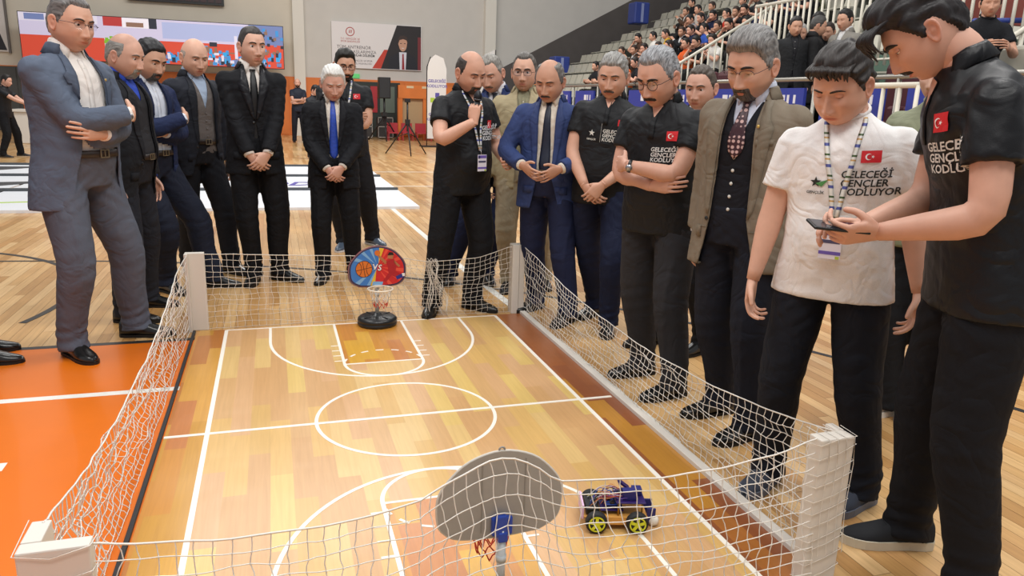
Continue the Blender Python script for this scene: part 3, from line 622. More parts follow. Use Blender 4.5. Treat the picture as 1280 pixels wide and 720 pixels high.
# ------------------------------------------------------------------ toy basketball hoops
def hoop(loc, rz, label, back_light, sc=1.0):
    t = empty('toy_basketball_hoop', loc, rz, label, 'basketball hoop', s=sc)
    # front face looks along -y
    q = MB(); lathe(q, [(.0, .0), (.118, .0), (.126, .01), (.126, .022), (.120, .026), (.126, .031), (.124, .045), (.112, .056), (.06, .060), (.03, .066), (.022, .08), (.0, .08)], 40); obj('base', q, mat('black_base_plastic', '1d2023', .32), t)
    q = MB(); 
    for k in range(4): a = k*pi/2+.5; q.box((.035, -.004, .0585), (.105, .004, .0625), M=Matrix.Rotation(a, 4, 'Z'))
    obj('base_rib', q, mat('black_base_plastic', '1d2023', .32), t, smooth=False)
    q = MB(); loft(q, [(0, 0, .07), (0, 0, .29)], .0125, n=16); obj('pole', q, mat('pale_pole', 'c4cdd2', .35), t)
    q = MB(); loft(q, [(0, 0, .19), (0, 0, .21)], .015, n=16); obj('pole_joint', q, mat('pale_pole', 'c4cdd2', .35), t)
    # backboard outline
    out = []
    for x, z in smooth_path([(-.115, .0), (-.16, .025), (-.178, .06), (-.178, .13), (-.15, .18), (-.09, .232), (0, .255), (.09, .232), (.15, .18), (.178, .13), (.178, .06), (.16, .025), (.115, .0), (.0, -.008)], 4): out.append((x, z+.262))
    y0 = -.022
    q = MB(); prism(q, out, y0-.004, y0+.004); bb = obj('backboard', q, mat('grey_card_back', '9d9890', .7, noise=.05, nscale=30), t, smooth=False)
    cxy = (0, .262+.125)
    def inset(k, dz=0): return [(x*k, cxy[1]+(z-cxy[1])*k+dz) for x, z in out]
    def fl(poly, m_, d, nm): q = MB(); prism(q, poly, y0-.004-d, y0-.004-d+.0004); return obj(nm, q, m_, bb, smooth=False)
    Mb = mat('hoop_blue', '3d7cc9', .4); Mr = mat('hoop_red', 'd0262c', .4); My = mat('hoop_yellow', 'e6bc3a', .4); Mn = mat('hoop_navy', '3a2a4e', .5); Mlb = mat('hoop_light_blue', '7fb0de', .4); Mlr = mat('hoop_light_red', 'e8503f', .4)
    fl(inset(.99), Mn, .0005, 'border')
    inn = np.array(inset(.93))
    def side(sgn, tilt=.28):   # clip inner outline with the slanted centre line
        cl = []
        n = len(inn); g = lambda p: sgn*(p[0]-(p[1]-cxy[1])*tilt)
        for i in range(n):
            a, b = inn[i], inn[(i+1) % n]; ga, gb = g(a), g(b)
            if ga >= 0: cl.append(tuple(a))
            if ga*gb < 0: u = ga/(ga-gb); cl.append(tuple(a+(b-a)*u))
        return cl
    fl(side(-1), Mb, .001, 'blue_half'); fl(side(1), Mr, .001, 'red_half')
    def ray(a0, a1, m_, r0=.02, d=.0015):
        P = []
        def hit(a):
            dx, dz = cos(rad(a)), sin(rad(a)); best = .2
            for i in range(len(inn)):
                A_, B_ = inn[i]-np.array(cxy), inn[(i+1) % len(inn)]-np.array(cxy); e = B_-A_; den = dx*e[1]-dz*e[0]
                if abs(den) < 1e-9: continue
                u = (A_[0]*e[1]-A_[1]*e[0])/den; w = (A_[0]*dz-A_[1]*dx)/den
                if u > 0 and 0 <= w <= 1: best = min(best, u) if best != .2 or u < .2 else best
            return best
        h0, h1 = hit(a0), hit(a1); fl([(cxy[0]+r0*cos(rad(a0)), cxy[1]+r0*sin(rad(a0))), (cxy[0]+h0*cos(rad(a0)), cxy[1]+h0*sin(rad(a0))), (cxy[0]+h1*cos(rad(a1)), cxy[1]+h1*sin(rad(a1)))], m_, d, 'ray')
    for a in (105, 130, 155, 215, 240): ray(a, a+9, Mlb)
    for a in (15, 35, 55, 300, 325, 345): ray(a, a+9, Mlr)
    ray(70, 84, My); ray(248, 262, My)
    # printed basketball
    bc = (-.085, cxy[1]-.012); R0 = .052
    fl([(bc[0]+R0*cos(a), bc[1]+R0*sin(a)) for a in np.linspace(0, 2*pi, 33)[:-1]], mat('print_ball_orange', 'd9742a', .5), .002, 'printed_ball')
    def line(P, w, m_, d=.0025):
        P = np.asarray(P); T = np.gradient(P, axis=0); T /= np.linalg.norm(T, axis=1)[:, None]; N = np.stack([-T[:, 1], T[:, 0]], 1)*w/2
        A = P+N; B = P-N; q = MB(); n = len(P); q.add([(a[0], y0-.004-d, a[1]) for a in A]+[(b[0], y0-.004-d, b[1]) for b in B], [(i, i+1, i+1+n, i+n) for i in range(n-1)]); obj('ball_seam', q, m_, bb, smooth=False)
    Mk = mat('print_black', '1a1618', .5)
    line([(bc[0]-R0, bc[1]-.01), (bc[0]+R0, bc[1]+.01)], .003, Mk); line([(bc[0]-.01, bc[1]+R0), (bc[0]+.008, bc[1]-R0)], .003, Mk)
    for s in (-1, 1): line([(bc[0]+s*(.045-.03*cos(u)), bc[1]+.048*sin(u)) for u in np.linspace(-1.1, 1.1, 9)], .003, Mk)
    line([(bc[0]+R0*cos(a), bc[1]+R0*sin(a)) for a in np.linspace(0, 2*pi, 33)], .003, Mk)
    # leaping player, plain silhouette
    Ms = mat('print_skin', 'b5744c', .5); Mj = mat('print_jersey', 'b01c28', .5); Mw = mat('print_white', 'f2eeee', .5); Mnv = mat('print_navy', '2a2f86', .5)
    ox, oz = .085, cxy[1]
    def pl(poly, m_, d=.003): fl([(ox+x, oz+z) for x, z in poly], m_, d, 'printed_player')
    pl([(-.03, .03), (.02, .045), (.035, .0), (.03, -.035), (-.015, -.04), (-.02, .0)], Mj); pl([(-.025, .03), (-.075, .075), (-.085, .068), (-.035, .012)], Ms); pl([(.02, .04), (.06, .0), (.052, -.01), (.02, .02)], Ms)
    pl([(-.02, .05), (-.02, .075), (.0, .085), (.018, .07), (.012, .045)], Ms, .0032); pl([(-.022, .07), (-.01, .09), (.014, .088), (.02, .07)], Mk, .0034)
    pl([(-.015, -.04), (.03, -.035), (.07, -.06), (.06, -.085), (.0, -.06)], Mj, .0029); pl([(.03, -.07), (.075, -.05), (.085, -.075), (.04, -.09)], Mnv, .0033); pl([(.07, -.05), (.09, -.05), (.09, -.07), (.075, -.07)], Mw, .0035)
    pl([(-.015, -.045), (.01, -.055), (-.03, -.1), (-.05, -.095)], Mj, .0028)
    fl([(ox-.085+.018*cos(a), oz+.088+.018*sin(a)) for a in np.linspace(0, 2*pi, 17)[:-1]], mat('print_ball_orange', 'd9742a', .5), .003, 'printed_ball')
    fl([(-.035, .268), (.03, .268), (.035, .288), (-.03, .292)], Mlb, .002, 'printed_badge')
    for m_, bo, d in ((Mk, True, .0038), (Mw, False, .0046)):
        for dx, s in ((-.018, 'V'), (.012, 'S')):
            q = text_mesh(s, .060 if bo else .052, True, .15); zz = cxy[1]-.018-(0 if s == 'V' else .006)-(.003 if bo else 0); q.xf(lambda v: v+np.array((dx, y0-.004-d, zz))); obj('versus_letter', q, m_, bb, smooth=False)
    # trim tube, hanger tab and clamp at the back
    q = MB(); P = [(x, y0, z) for x, z in out]; loft(q, P+[P[0]], .0045, n=6, cap=False); obj('edge_trim', q, mat('edge_trim_plastic', '7c3b46', .5) if not back_light else mat('edge_trim_pale', 'c8c2b8', .5), bb)
    q = MB(); P = [(.008*cos(a), y0, .262+.258+.008*sin(a)) for a in np.linspace(-.6, pi+.6, 12)]; loft(q, P, .003, n=6); obj('hanger_tab', q, mat('tab_grey', '8f8b85', .5), bb)
    for x in (-.07, .055): q = MB(); q.box((x-.002, y0+.004, .275), (x+.002, y0+.0055, .49)); obj('back_rib', q, mat('grey_card_rib', '8c877f', .7), bb, smooth=False)
    Mc = mat('blue_clamp_plastic', '2446a8', .35)
    q = MB(); q.box((-.032, y0+.004, .268), (.028, y0+.022, .322)); q.box((-.012, y0+.018, .27), (.02, y0+.034, .335)); q.box((-.014, -.016, .255), (.014, .016, .285)); obj('clamp', q, Mc, t, smooth=False, bevel=.004)
    # rim and net
    rc = np.array((0, y0-.004-.082, .262)); a = np.linspace(0, 2*pi, 33)
    q = MB(); loft(q, np.stack([rc[0]+.078*np.cos(a), rc[1]+.078*np.sin(a), np.full(33, rc[2])], 1), .0045, n=8, cap=False); obj('rim', q, mat('rim_cream', 'e6dccb', .4) if not back_light else mat('rim_orange', 'c94a2a', .4), t)
    q = MB(); q.box((-.02, y0-.02, .256), (.02, y0-.003, .268)); obj('rim_bracket', q, mat('rim_cream', 'e6dccb', .4), t, smooth=False)
    L = []; L2 = []
    for k in range(10):
        a0 = k*2*pi/10
        for s in (-1, 1):
            P = [];
            for u in np.linspace(0, 1, 9):
                r = .077-.038*u**.7; an = a0+s*u*1.25; P.append((rc[0]+r*cos(an), rc[1]+r*sin(an), rc[2]-.115*u+.004*sin(u*18+k)))
            L.append(P[:7]); L2.append(P[6:])
    mb = cords(L, .0022, 'hoop_net', t); mb2 = cords(L2, .0024, 'hoop_net_end', t); mb2.data.materials.clear(); mb2.data.materials.append(mat('red_net_cord', 'cf4436', .7))
    if back_light: mb.data.materials.clear(); mb.data.materials.append(mat('red_net_cord', 'cf4436', .7))
    return t
hoop((.055, 1.475, .004), rad(4), 'toy basketball hoop at the far end with a red and blue backboard reading VS', False, 1.0)
hoop((.015, -1.455, .004), rad(180), 'toy basketball hoop at the near end seen from behind with a plain grey backboard', True, 0.98)

# ------------------------------------------------------------------ robot car
car = empty('robot_car', (.548, -1.062, .004), rad(-16), 'small purple wired robot car with four yellow wheels driving on the mat', 'robot', s=1.13)
M_ty = mat('tyre_rubber', '1c1c1c', .7); M_yw = mat('wheel_yellow', 'd8dc28', .45); M_pcb = mat('purple_board', '2c1a5c', .4); M_bluep2 = mat('dark_blue_print', '1d1f6a', .5)
def wheel(x, y):
    w = MB(); s = 1 if y > 0 else -1
    prof = [(.024, -.013), (.031, -.013), (.033, -.008), (.033, .008), (.031, .013), (.024, .013)]
    lathe(w, prof, 28); w.xf(lambda v: np.stack([v[:, 0]+x, v[:, 2]+y, v[:, 1]+.033], 1)); o = obj('wheel', w, M_ty, car)
    h = MB(); rg = []
    for r0, r1, z in ((.021, .025, .0145), (.0, .008, .0145)):
        n = 24
        for i in range(n):
            a0, a1 = i*2*pi/n, (i+1)*2*pi/n
            h.add([(r*cos(a), r*sin(a), zz) for r, a in ((r0, a0), (r1, a0), (r1, a1), (r0, a1)) for zz in (-z, z)], [(1, 3, 5, 7), (0, 6, 4, 2), (2, 4, 5, 3), (0, 1, 7, 6)])
    for k in range(5):
        a = k*2*pi/5+.3; h.box((.006, -.0045, -.0145), (.023, .0045, .0145), M=Matrix.Rotation(a, 4, 'Z'))
    h.xf(lambda v: np.stack([v[:, 0]+x, v[:, 2]+y, v[:, 1]+.033], 1)); obj('wheel_rim', h, M_yw, o, smooth=False)
    d = MB(); lathe(d, [(0, -.006), (.024, -.006), (.024, .006), (0, .006)], 20); d.xf(lambda v: np.stack([v[:, 0]+x, v[:, 2]+y, v[:, 1]+.033], 1)); obj('wheel_hub', d, mat('hub_dark', '6a5a10', .6), o)
for x in (-.062, .062):
    for y in (-.067, .067): wheel(x, y)
cb = lambda nm, lo, hi, m_, bev=.001: bx(nm, lo, hi, m_, car, bevel=bev)
cb('chassis', (-.098, -.048, .036), (.098, .048, .040), mat('chassis_wood', 'd59a4a', .5)); cb('side_plate', (-.035, -.056, .018), (.035, -.050, .044), mat('chassis_wood', 'd59a4a', .5)); cb('side_plate', (-.035, .050, .018), (.035, .056, .044), mat('chassis_wood', 'd59a4a', .5))
for x in (-.062, .062):
    for y in (-.04, .04): cb('gear_motor', (x-.012, y-.011, .018), (x+.03, y+.011, .040), mat('motor_yellow', 'd6c436', .5))
cb('battery_box', (-.09, -.04, .040), (-.05, .04, .062), M_black, .003); cb('circuit_board', (-.045, -.035, .052), (.025, .035, .055), M_pcb); cb('circuit_board', (-.03, -.03, .068), (.02, .03, .071), mat('blue_board', '1c3c8c', .4))
for x, y in ((-.02, .0), (.005, .012), (-.01, -.02)): cb('chip', (x-.007, y-.007, .071), (x+.007, y+.007, .077), M_black)
cb('top_plate', (.0, -.045, .082), (.09, .045, .086), M_pcb); cb('tail_plate', (-.104, -.045, .03), (-.098, .045, .075), mat('pale_pink_plate', 'd9b6d4', .5))
for x, y in ((.008, -.038), (.08, -.038), (.008, .038), (.08, .038)): q = MB(); loft(q, [(x, y, .04), (x, y, .083)], .003, n=8); obj('standoff', q, mat('brass', 'b08a3a', .3, metal=.8), car)
q = MB(); q.box((-.045, -.012, .0), (.0, .012, .006)); q.xf(lambda v: v@np.array(Matrix.Rotation(rad(38), 3, 'Y')).T+np.array((.045, .02, .098))); obj('servo_arm', q, M_pcb, car, smooth=False)
q = MB(); q.box((-.015, -.03, .086), (.03, .0, .115)); q.box((.02, .0, .086), (.05, .028, .108)); q.xf(lambda v: v+np.array((.035, 0, 0))); obj('servo', q, M_bluep2, car, smooth=False, bevel=.002)
q = MB(); q.box((.098, -.032, .01), (.125, -.026, .06)); q.box((.098, .026, .01), (.125, .032, .06)); q.box((.12, -.032, .012), (.128, .032, .03)); obj('gripper', q, M_bluep2, car, smooth=False, bevel=.001)
q = MB(); q.box((-.001, -.03, 0), (.001, .03, .045)); q.xf(lambda v: v@np.array(Matrix.Rotation(rad(-25), 3, 'Y')).T+np.array((.03, 0, .086))); obj('fin', q, M_pcb, car, smooth=False)
rw = np.random.RandomState(8)
for ci, (nm, c) in enumerate((('red', 'b3303a'), ('orange', 'd08040'), ('violet', '6a4a9a'), ('white', 'd8d0d8'), ('blue', '3050a8'), ('black', '202024'))):
    for k in range(5):
        p0 = np.array((rw.uniform(-.08, -.03), rw.uniform(-.03, .03), .062)); p1 = np.array((rw.uniform(0, .07), rw.uniform(-.035, .035), .075)); mid = (p0+p1)/2+np.array((rw.normal(0, .01), rw.normal(0, .018), rw.uniform(.015, .04)))
        q = MB(); loft(q, smooth_path([p0, (p0+mid)/2+(0, 0, .012), mid, (p1+mid)/2+(0, 0, .008), p1], 4), .0011, n=5); obj('jumper_wire', q, mat('wire_'+nm, c, .5), car)
q = MB(); a = np.linspace(0, pi, 13); lathe(q, np.stack([.0195*np.sin(a), .0195*np.cos(a)], 1), 24); o = obj('table_tennis_ball', q, mat('white_ball', 'ece6da', .5)); o.location = (.672, -1.125, .004+.0195)
tag(o, 'small white ball held in the front gripper of the robot car', 'ball')
# ------------------------------------------------------------------ people
def sm_(x, a, b):
    t = np.clip((np.asarray(x, float)-a)/(b-a), 0, 1); return t*t*(3-2*t)
def skin_mat(c):
    nm = 'skin_'+c
    if nm in _mats: return _mats[nm]
    t = NT(nm); b = t.b; at = t.n('ShaderNodeAttribute'); at.attribute_name = 'tint'
    tc = t.n('ShaderNodeTexCoord'); n = t.n('ShaderNodeTexNoise', i_Scale=30, i_Detail=4); t.l(tc.outputs['Object'], n.inputs['Vector'])
    base = t.mix(n.outputs[0], tuple(v*.9 for v in srgb(c)), tuple(min(1, v*1.1) for v in srgb(c)))
    t.l(t.mix(1, base, at.outputs[0], 'MULTIPLY'), b.inputs['Base Color']); b.inputs['Roughness'].default_value = .5
    b.inputs['Subsurface Weight'].default_value = 0; b.inputs['Specular IOR Level'].default_value = .35
    _mats[nm] = t.m; return t.m
def hair_mat(c, streak=None, amt=.5):
    nm = 'hair_%s_%s' % (c, streak)
    if nm in _mats: return _mats[nm]
    t = NT(nm); b = t.b; tc = t.n('ShaderNodeTexCoord')
    mp = t.n('ShaderNodeMapping'); mp.inputs['Scale'].default_value = (190, 16, 34); t.l(tc.outputs['Object'], mp.inputs[0])
    n = t.n('ShaderNodeTexNoise', i_Scale=1.4, i_Detail=4, i_Distortion=.5); t.l(mp.outputs[0], n.inputs['Vector'])
    a = srgb(c); s = srgb(streak) if streak else tuple(min(1, v*1.7+.004) for v in a)
    t.l(t.ramp(n.outputs[0], [(.28, a), (.74, s)]), b.inputs['Base Color']); b.inputs['Roughness'].default_value = .5; b.inputs['Specular IOR Level'].default_value = .35
    t.bump(n.outputs[0], .45, .003); _mats[nm] = t.m; return t.m

def head_grid(nth=80, nph=72, f=None):
    f = f or {}
    t = np.arange(nth)*2*pi/nth; th = t-.52*np.sin(t)
    p = np.linspace(0, pi, nph+2)[1:-1]; ph = p+.16*np.sin(2*p)*1.0
    TH, PH = np.meshgrid(th, ph); sp = np.sin(PH)
    uz = np.cos(PH); low = uz < 0
    s2 = np.where(low, sp**.80, sp**.95)
    X = .0765*f.get('w', 1)*np.sign(np.sin(TH))*abs(np.sin(TH))**.92*s2; Y = .0985*np.sign(np.cos(TH))*abs(np.cos(TH))**.95*s2; Z = np.where(low, .118, .116)*uz
    k = np.clip(-Z/.118, 0, 1)
    X = X*(1-.12*sm_(k, .35, 1)*f.get('jaw', 1))*(1+f.get('fat', 0)*np.exp(-((Z+.06)/.04)**2))
    X *= 1+.04*sm_(-Y, 0, .09)*sm_(Z, -.03, .04)
    Y = np.where(Y > 0, Y*(1-.05*sm_(Z, .03, .11)), Y*(1-.42*sm_(k, .25, 1)))+.012*k**1.2
    Y = np.where((Y > 0), np.minimum(Y, .0915+.0*Y)+.25*np.maximum(Y-.0915, 0), Y)
    front = sm_(Y, .0, .05)
    ax = abs(X); g = lambda cx, cz, sx, sz: np.exp(-((ax-cx)/sx)**2-((Z-cz)/sz)**2)
    d = np.zeros_like(X)
    d += -.0115*g(.031, .002, .017, .0125)                 # sockets
    d += .0050*g(.026, .022, .024, .008)                   # brow
    d += -.004*np.exp(-((Z-.004)/.012)**2-(X/.012)**2)      # nasion
    zz = Z; ramp = np.interp(zz, [-.064, -.0545, -.047, -.040, -.02, .004, .02], [0, .011, .0235, .0240, .0165, .0080, 0])*f.get('nose', 1)
    wid = np.interp(zz, [-.06, -.045, -.02, .01], [.0125, .0125, .0085, .0075]); d += ramp*np.exp(-(X/wid)**2)
    d += .0085*g(.0135, -.047, .0065, .0065)               # nostril wings
    d += .0045*g(.045, -.028, .018, .016)                  # cheekbone
    d += -.0035*g(.029, -.055, .007, .018)+.003*g(.034, -.068, .012, .02)-.0022*g(.022, -.016, .012, .006)                  # fold
    lipw = np.exp(-(ax/.023)**4)
    d += lipw*(.0050*np.exp(-((Z+.0675)/.0042)**2)-.0030*np.exp(-((Z+.0728)/.0022)**2)+.0055*np.exp(-((Z+.0785)/.0048)**2))
    d += -.0035*np.exp(-(X/.02)**2-((Z+.089)/.006)**2)+.0060*np.exp(-(X/.021)**2-((Z+.104)/.012)**2)
    Y2 = Y+d*front
    P = np.stack([X, Y2, Z], -1)
    tint = np.ones(P.shape[:2]+(4,))
    lip = (np.exp(-(ax/.022)**4)*np.exp(-((Z+.073)/.0085)**2)*front)[..., None]
    tint[..., :3] = tint[..., :3]*(1-lip)+np.array((.86, .52, .50))*lip
    red = (np.exp(-((ax-.04)/.022)**2-((Z+.035)/.02)**2)+.8*np.exp(-(X/.014)**2-((Z+.046)/.012)**2))[..., None]*front[..., None]*.22
    tint[..., :3] *= 1-red*np.array((0, .16, .16))
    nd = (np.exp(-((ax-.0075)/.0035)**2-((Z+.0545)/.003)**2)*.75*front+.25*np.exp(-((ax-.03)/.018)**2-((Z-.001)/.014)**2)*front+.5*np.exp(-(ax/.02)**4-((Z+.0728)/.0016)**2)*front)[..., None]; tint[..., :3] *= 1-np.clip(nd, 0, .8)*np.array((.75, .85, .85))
    st = f.get('stubble', 0)
    if st:
        r = (sm_(-Z, .045, .062)*sm_(Y, -.035, .0)*(1-lip[..., 0]))[..., None]*st; tint[..., :3] = tint[..., :3]*(1-r)+np.array((.42, .42, .44))*r
    sc = f.get('scalp', 0)      # shaved hair shadow on the scalp
    if sc:
        hl = sm_(Z+.45*(-Y)+(ax*.35), .05, .075)[..., None]*sc; tint[..., :3] = tint[..., :3]*(1-hl)+np.array(f.get('scalpc', (.45, .45, .46)))*hl
    return P, tint, TH, Z, Y
def grid_faces(nph, nth, off=0):
    F = [(off+i*nth+j, off+(i+1)*nth+j, off+(i+1)*nth+(j+1) % nth, off+i*nth+(j+1) % nth) for i in range(nph-1) for j in range(nth)]
    F.append(tuple(off+j for j in range(nth))); F.append(tuple(off+(nph-1)*nth+j for j in range(nth))[::-1]); return F
def shell(P, mask, thick, noise=None):
    """offset copy of the head grid where mask > .03; wraps back to the skin at its rim"""
    nph, nth = mask.shape; C = np.array((0, 0, 0.0))
    N = P*np.array((1/.076**2, 1/.098**2, 1/.118**2)); N /= np.linalg.norm(N, axis=-1, keepdims=True)
    off = thick*mask+(noise if noise is not None else 0)*sm_(mask, .1, .8)-.0015
    off = np.where(mask > .12, np.maximum(off, .0012*mask), off); Q = P+N*off[..., None]; on = mask > .03
    mb = MB(); keep = []
    for i in range(nph-1):
        for j in range(nth):
            k = (j+1) % nth
            if on[i, j] or on[i+1, j] or on[i+1, k] or on[i, k]: keep.append((i*nth+j, (i+1)*nth+j, (i+1)*nth+k, i*nth+k))
    if on[0].any(): keep.append(tuple(range(nth)))
    used = sorted({v for f in keep for v in f}); mp = {v: i for i, v in enumerate(used)}
    mb.add(Q.reshape(-1, 3)[used], [tuple(mp[v] for v in f) for f in keep]); return mb
def hair_mask(TH, Z, Y, P, st):
    a = abs(((TH+pi) % (2*pi))-pi)*180/pi
    f0 = st.get('front', .072)
    zl = np.interp(a, [0, 25, 45, 58, 70, 82, 92, 104, 118, 140, 180], [f0+st.get('peak', 0), f0+.002, f0-.004+st.get('recede', 0), f0-.020+st.get('recede', 0)*1.3, .018, st.get('burn', -.018), .016, .020, -.02, -.062, -.075])
    return sm_(Z-zl, -.002, .012)
def make_hair(P, TH, Z, Y, st, rng_):
    m = hair_mask(TH, Z, Y, P, st); kind = st.get('kind', 'short')
    top = sm_(Z, .03, .10); fr = sm_(Y, -.02, .07)
    th = st.get('side', .007)*(1-top)+st.get('top', .016)*top+st.get('quiff', .0)*fr*top
    if kind == 'bald':
        rim = (1-sm_(Z, st.get('bz', .045), st.get('bz', .045)+.022)); m = m*rim*(1-sm_(Y, .022+st.get('by', 0), .040+st.get('by', 0))); th = np.full_like(m, st.get('side', .006))
    x, y, z = P[..., 0], P[..., 1], P[..., 2]
    nz = np.zeros_like(x)
    for _ in range(7):
        k = rng_.normal(0, 1, 3); k = k/np.linalg.norm(k)*rng_.uniform(90, 330)*np.array((1.4, .5, .8)); nz += np.sin(x*k[0]+y*k[1]+z*k[2]+rng_.uniform(0, 6))
    mb = shell(P, m, th, nz*st.get('rough', .0008))
    return mb
def hand_pts(side, wrist, d, nrm, curl=(.35, .35, .35, .35), thumb=.4, spread=.07, s=1.0, hold=0):
    """returns MB of one hand. d: pointing direction, nrm: palm normal (the way the palm faces)."""
    d = np.array(d, float); d /= np.linalg.norm(d); nrm = np.array(nrm, float); nrm -= d*(nrm@d); nrm /= np.linalg.norm(nrm)
    lat = np.cross(d, nrm)*side    # towards the thumb
    W = np.array(wrist, float); mb = MB()
    A = lambda a, b, c: W+(d*a+lat*b+nrm*c)*s
    loft(mb, [A(-.02, 0, 0), A(.0, 0, 0), A(.02, .002, .0), A(.045, .004, .001), A(.07, .002, .001), A(.09, .0, .001)], np.array([.024, .026, .033, .040, .0415, .038])*s, np.array([.020, .0185, .017, .0155, .0135, .011])*s, ref=nrm, n=14, rnd=0)
    L = [(.040, .025, .020), (.044, .028, .021), (.040, .027, .021), (.032, .020, .018)]; R0 = (.0086, .0088, .0084, .0074)
    for k in range(4):
        b = (.030-.0195*k); c0 = curl[k]; base = A(.088-.004*abs(k-1.2), b, .0); sp = spread*(1.3-k)*.9
        p = base-d*.022*s; pts = [p, base]; ang = c0*.75; q = base
        for j, l in enumerate(L[k]):
            dr = d*cos(ang)+nrm*sin(ang); dr = dr+lat*sin(sp)*(1 if j < 2 else .5)*cos(ang); dr /= np.linalg.norm(dr)
            q = q+dr*l*s; pts.append(q); ang += c0*(1.15 if j == 0 else .8)
        P = smooth_path(pts, 3); r = np.interp(np.linspace(0, 1, len(P)), [0, .3, .6, 1], [R0[k]*1.02, R0[k], R0[k]*.92, R0[k]*.78])*s
        loft(mb, P, r, ref=nrm+lat*.01, n=8, rnd=2)
    pts = [A(.012, .014, .004), A(.034, .036, .008+.006*thumb)]
    dr = d*.72+lat*(.68-.45*thumb)+nrm*(.15+.75*thumb); dr /= np.linalg.norm(dr); pts.append(pts[-1]+dr*.034*s)
    dr = d*.9+lat*(.35-.55*thumb)+nrm*(.1+.6*thumb); dr /= np.linalg.norm(dr); pts.append(pts[-1]+dr*.028*s)
    P = smooth_path(pts, 4); loft(mb, P, np.interp(np.linspace(0, 1, len(P)), [0, .35, .7, 1], [.0145, .0125, .0100, .0085])*s, ref=nrm+d*.02, n=9, rnd=2)
    return mb
def ik(a, c, l1, l2, hint):
    a, c, hint = map(lambda v: np.array(v, float), (a, c, hint)); D = c-a; L = np.linalg.norm(D); M = l1+l2-.002
    if L > M: c = a+D/L*M; D = c-a; L = M
    u = D/L; x = (l1*l1-l2*l2+L*L)/(2*L); h = math.sqrt(max(l1*l1-x*x, 0)); hv = hint-u*(hint@u); hv /= np.linalg.norm(hv)+1e-9
    return a+u*x+hv*h, c
RZ = [.84, .95, 1.05, 1.15, 1.25, 1.34, 1.40, 1.44, 1.47, 1.50, 1.53]
RWD = [.160, .168, .156, .155, .167, .174, .172, .146, .100, .068, .058]; RFR = [.100, .105, .102, .102, .112, .110, .094, .076, .060, .052, .050]; RBK = [.112, .115, .098, .092, .098, .105, .100, .090, .078, .066, .060]
class Body: pass
def person(label, pos, face, top, feet, arms, hs=None, head=(0, 0, 0), lean=0, side=0, twist=0, girth=1.0, belly=0.0, skin='c8967a', outfit=None, pelvis=0, lod=0, name='person', group=None, build=True, seat=False):
    """pos world xy; face compass degrees of the facing direction (0 = +x, 90 = +y); feet world (x, y, compass, lift)"""
    hs = hs or {}; of = outfit or {}
    if not isinstance(skin, str): skin = '%02x%02x%02x' % tuple(int(.72*a+.28*b) for a, b in zip(skin, (206, 172, 154)))
    rg_ = np.random.RandomState(abs(hash(label)) % 9999 if False else sum(map(ord, label)) % 9973)
    rz = rad(face-90)
    # --- spine deformer in local canonical space
    lr, sr, tr = rad(lean), rad(side), rad(twist)
    def Rm(k): return np.array((Matrix.Rotation(tr*k, 3, 'Z') @ Matrix.Rotation(sr*k, 3, 'Y') @ Matrix.Rotation(-lr*k, 3, 'X')))
    zs = np.linspace(.9, 1.62, 37); ks = sm_(zs, .93, 1.38); sp = [np.array((0, 0, zs[0]))]; RR = [Rm(0)]
    for i in range(1, len(zs)): RR.append(Rm(ks[i])); sp.append(sp[-1]+Rm((ks[i]+ks[i-1])/2)@np.array((0, 0, zs[i]-zs[i-1])))
    sp = np.array(sp); RR = np.array(RR)
    dz = [0.0]
    def bend(V):
        V = np.atleast_2d(np.asarray(V, float)); z = np.clip(V[:, 2], zs[0], zs[-1]); i = np.clip(((z-zs[0])/(zs[1]-zs[0])).astype(int), 0, len(zs)-2); u = (z-zs[i])/(zs[1]-zs[0])
        S_ = sp[i]*(1-u)[:, None]+sp[i+1]*u[:, None]; R_ = RR[i]*(1-u)[:, None, None]+RR[i+1]*u[:, None, None]
        L_ = V.copy(); L_[:, 2] = V[:, 2]-z
        out = S_+np.einsum('nij,nj->ni', R_, L_); out[:, 2] += dz[0]; return out
    # --- head
    hy, hp, hr = map(rad, head); Rh = np.array(Matrix.Rotation(hy+tr, 3, 'Z') @ Matrix.Rotation(-hp, 3, 'X') @ Matrix.Rotation(hr, 3, 'Y'))
    nb = lambda: bend([(0, -.012, 1.50)])[0]
    HS = of.get('head', 1.04)
    def hx(V): return (np.asarray(V, float)*HS)@Rh.T+hc
    # scale from the wanted top of the head
    hc = nb()+Rh@np.array((0, .030, .125))
    _pts = [np.array((0, .09*math.sin(b)*math.cos(0), .116*math.cos(b))) for b in np.linspace(-1.2, 1.2, 25)]; _ht = (.9*(hs.get('top', .016) if hs.get('kind') != 'bald' else .002))
    htop = max((Rh@(q*HS*(1+_ht/.116)))[2] for q in _pts)
    s = top/(hc[2]+htop+pelvis)
    fl_ = []
    c_, s__ = cos(-rz), sin(-rz)
    for (x, y, an, *lf) in feet:
        lx, ly = x-pos[0], y-pos[1]; fl_.append((np.array(((lx*c_-ly*s__)/s, (lx*s__+ly*c_)/s, (lf[0] if lf else 0)/s)), rad(an)-rz-pi/2))
    # feet order: [right, left]; hips
    dz[0] = pelvis
    if not seat:
        need = 0
        for k, (f, an) in enumerate(fl_):
            h = np.array((.088*(1 if k == 0 else -1), 0, .92)); A_ = f+np.array((0, 0, .085)); hd = np.linalg.norm((A_-h)[:2]); mz = math.sqrt(max(.836**2-hd**2, .01)); need = max(need, .92-.085-mz-f[2])
        dz[0] -= need; s = top/(hc[2]-need+htop+pelvis)
        fl_ = [(np.array((f[0], f[1], f[2])), an) for f, an in fl_]
    hc = nb()+Rh@np.array((0, .030, .125))
    root = empty(name, (pos[0], pos[1], 0), rz, label, 'person', group, s)
    far = lod >= 1
    SK = skin_mat(skin)
    # --- arm joints
    aj = []
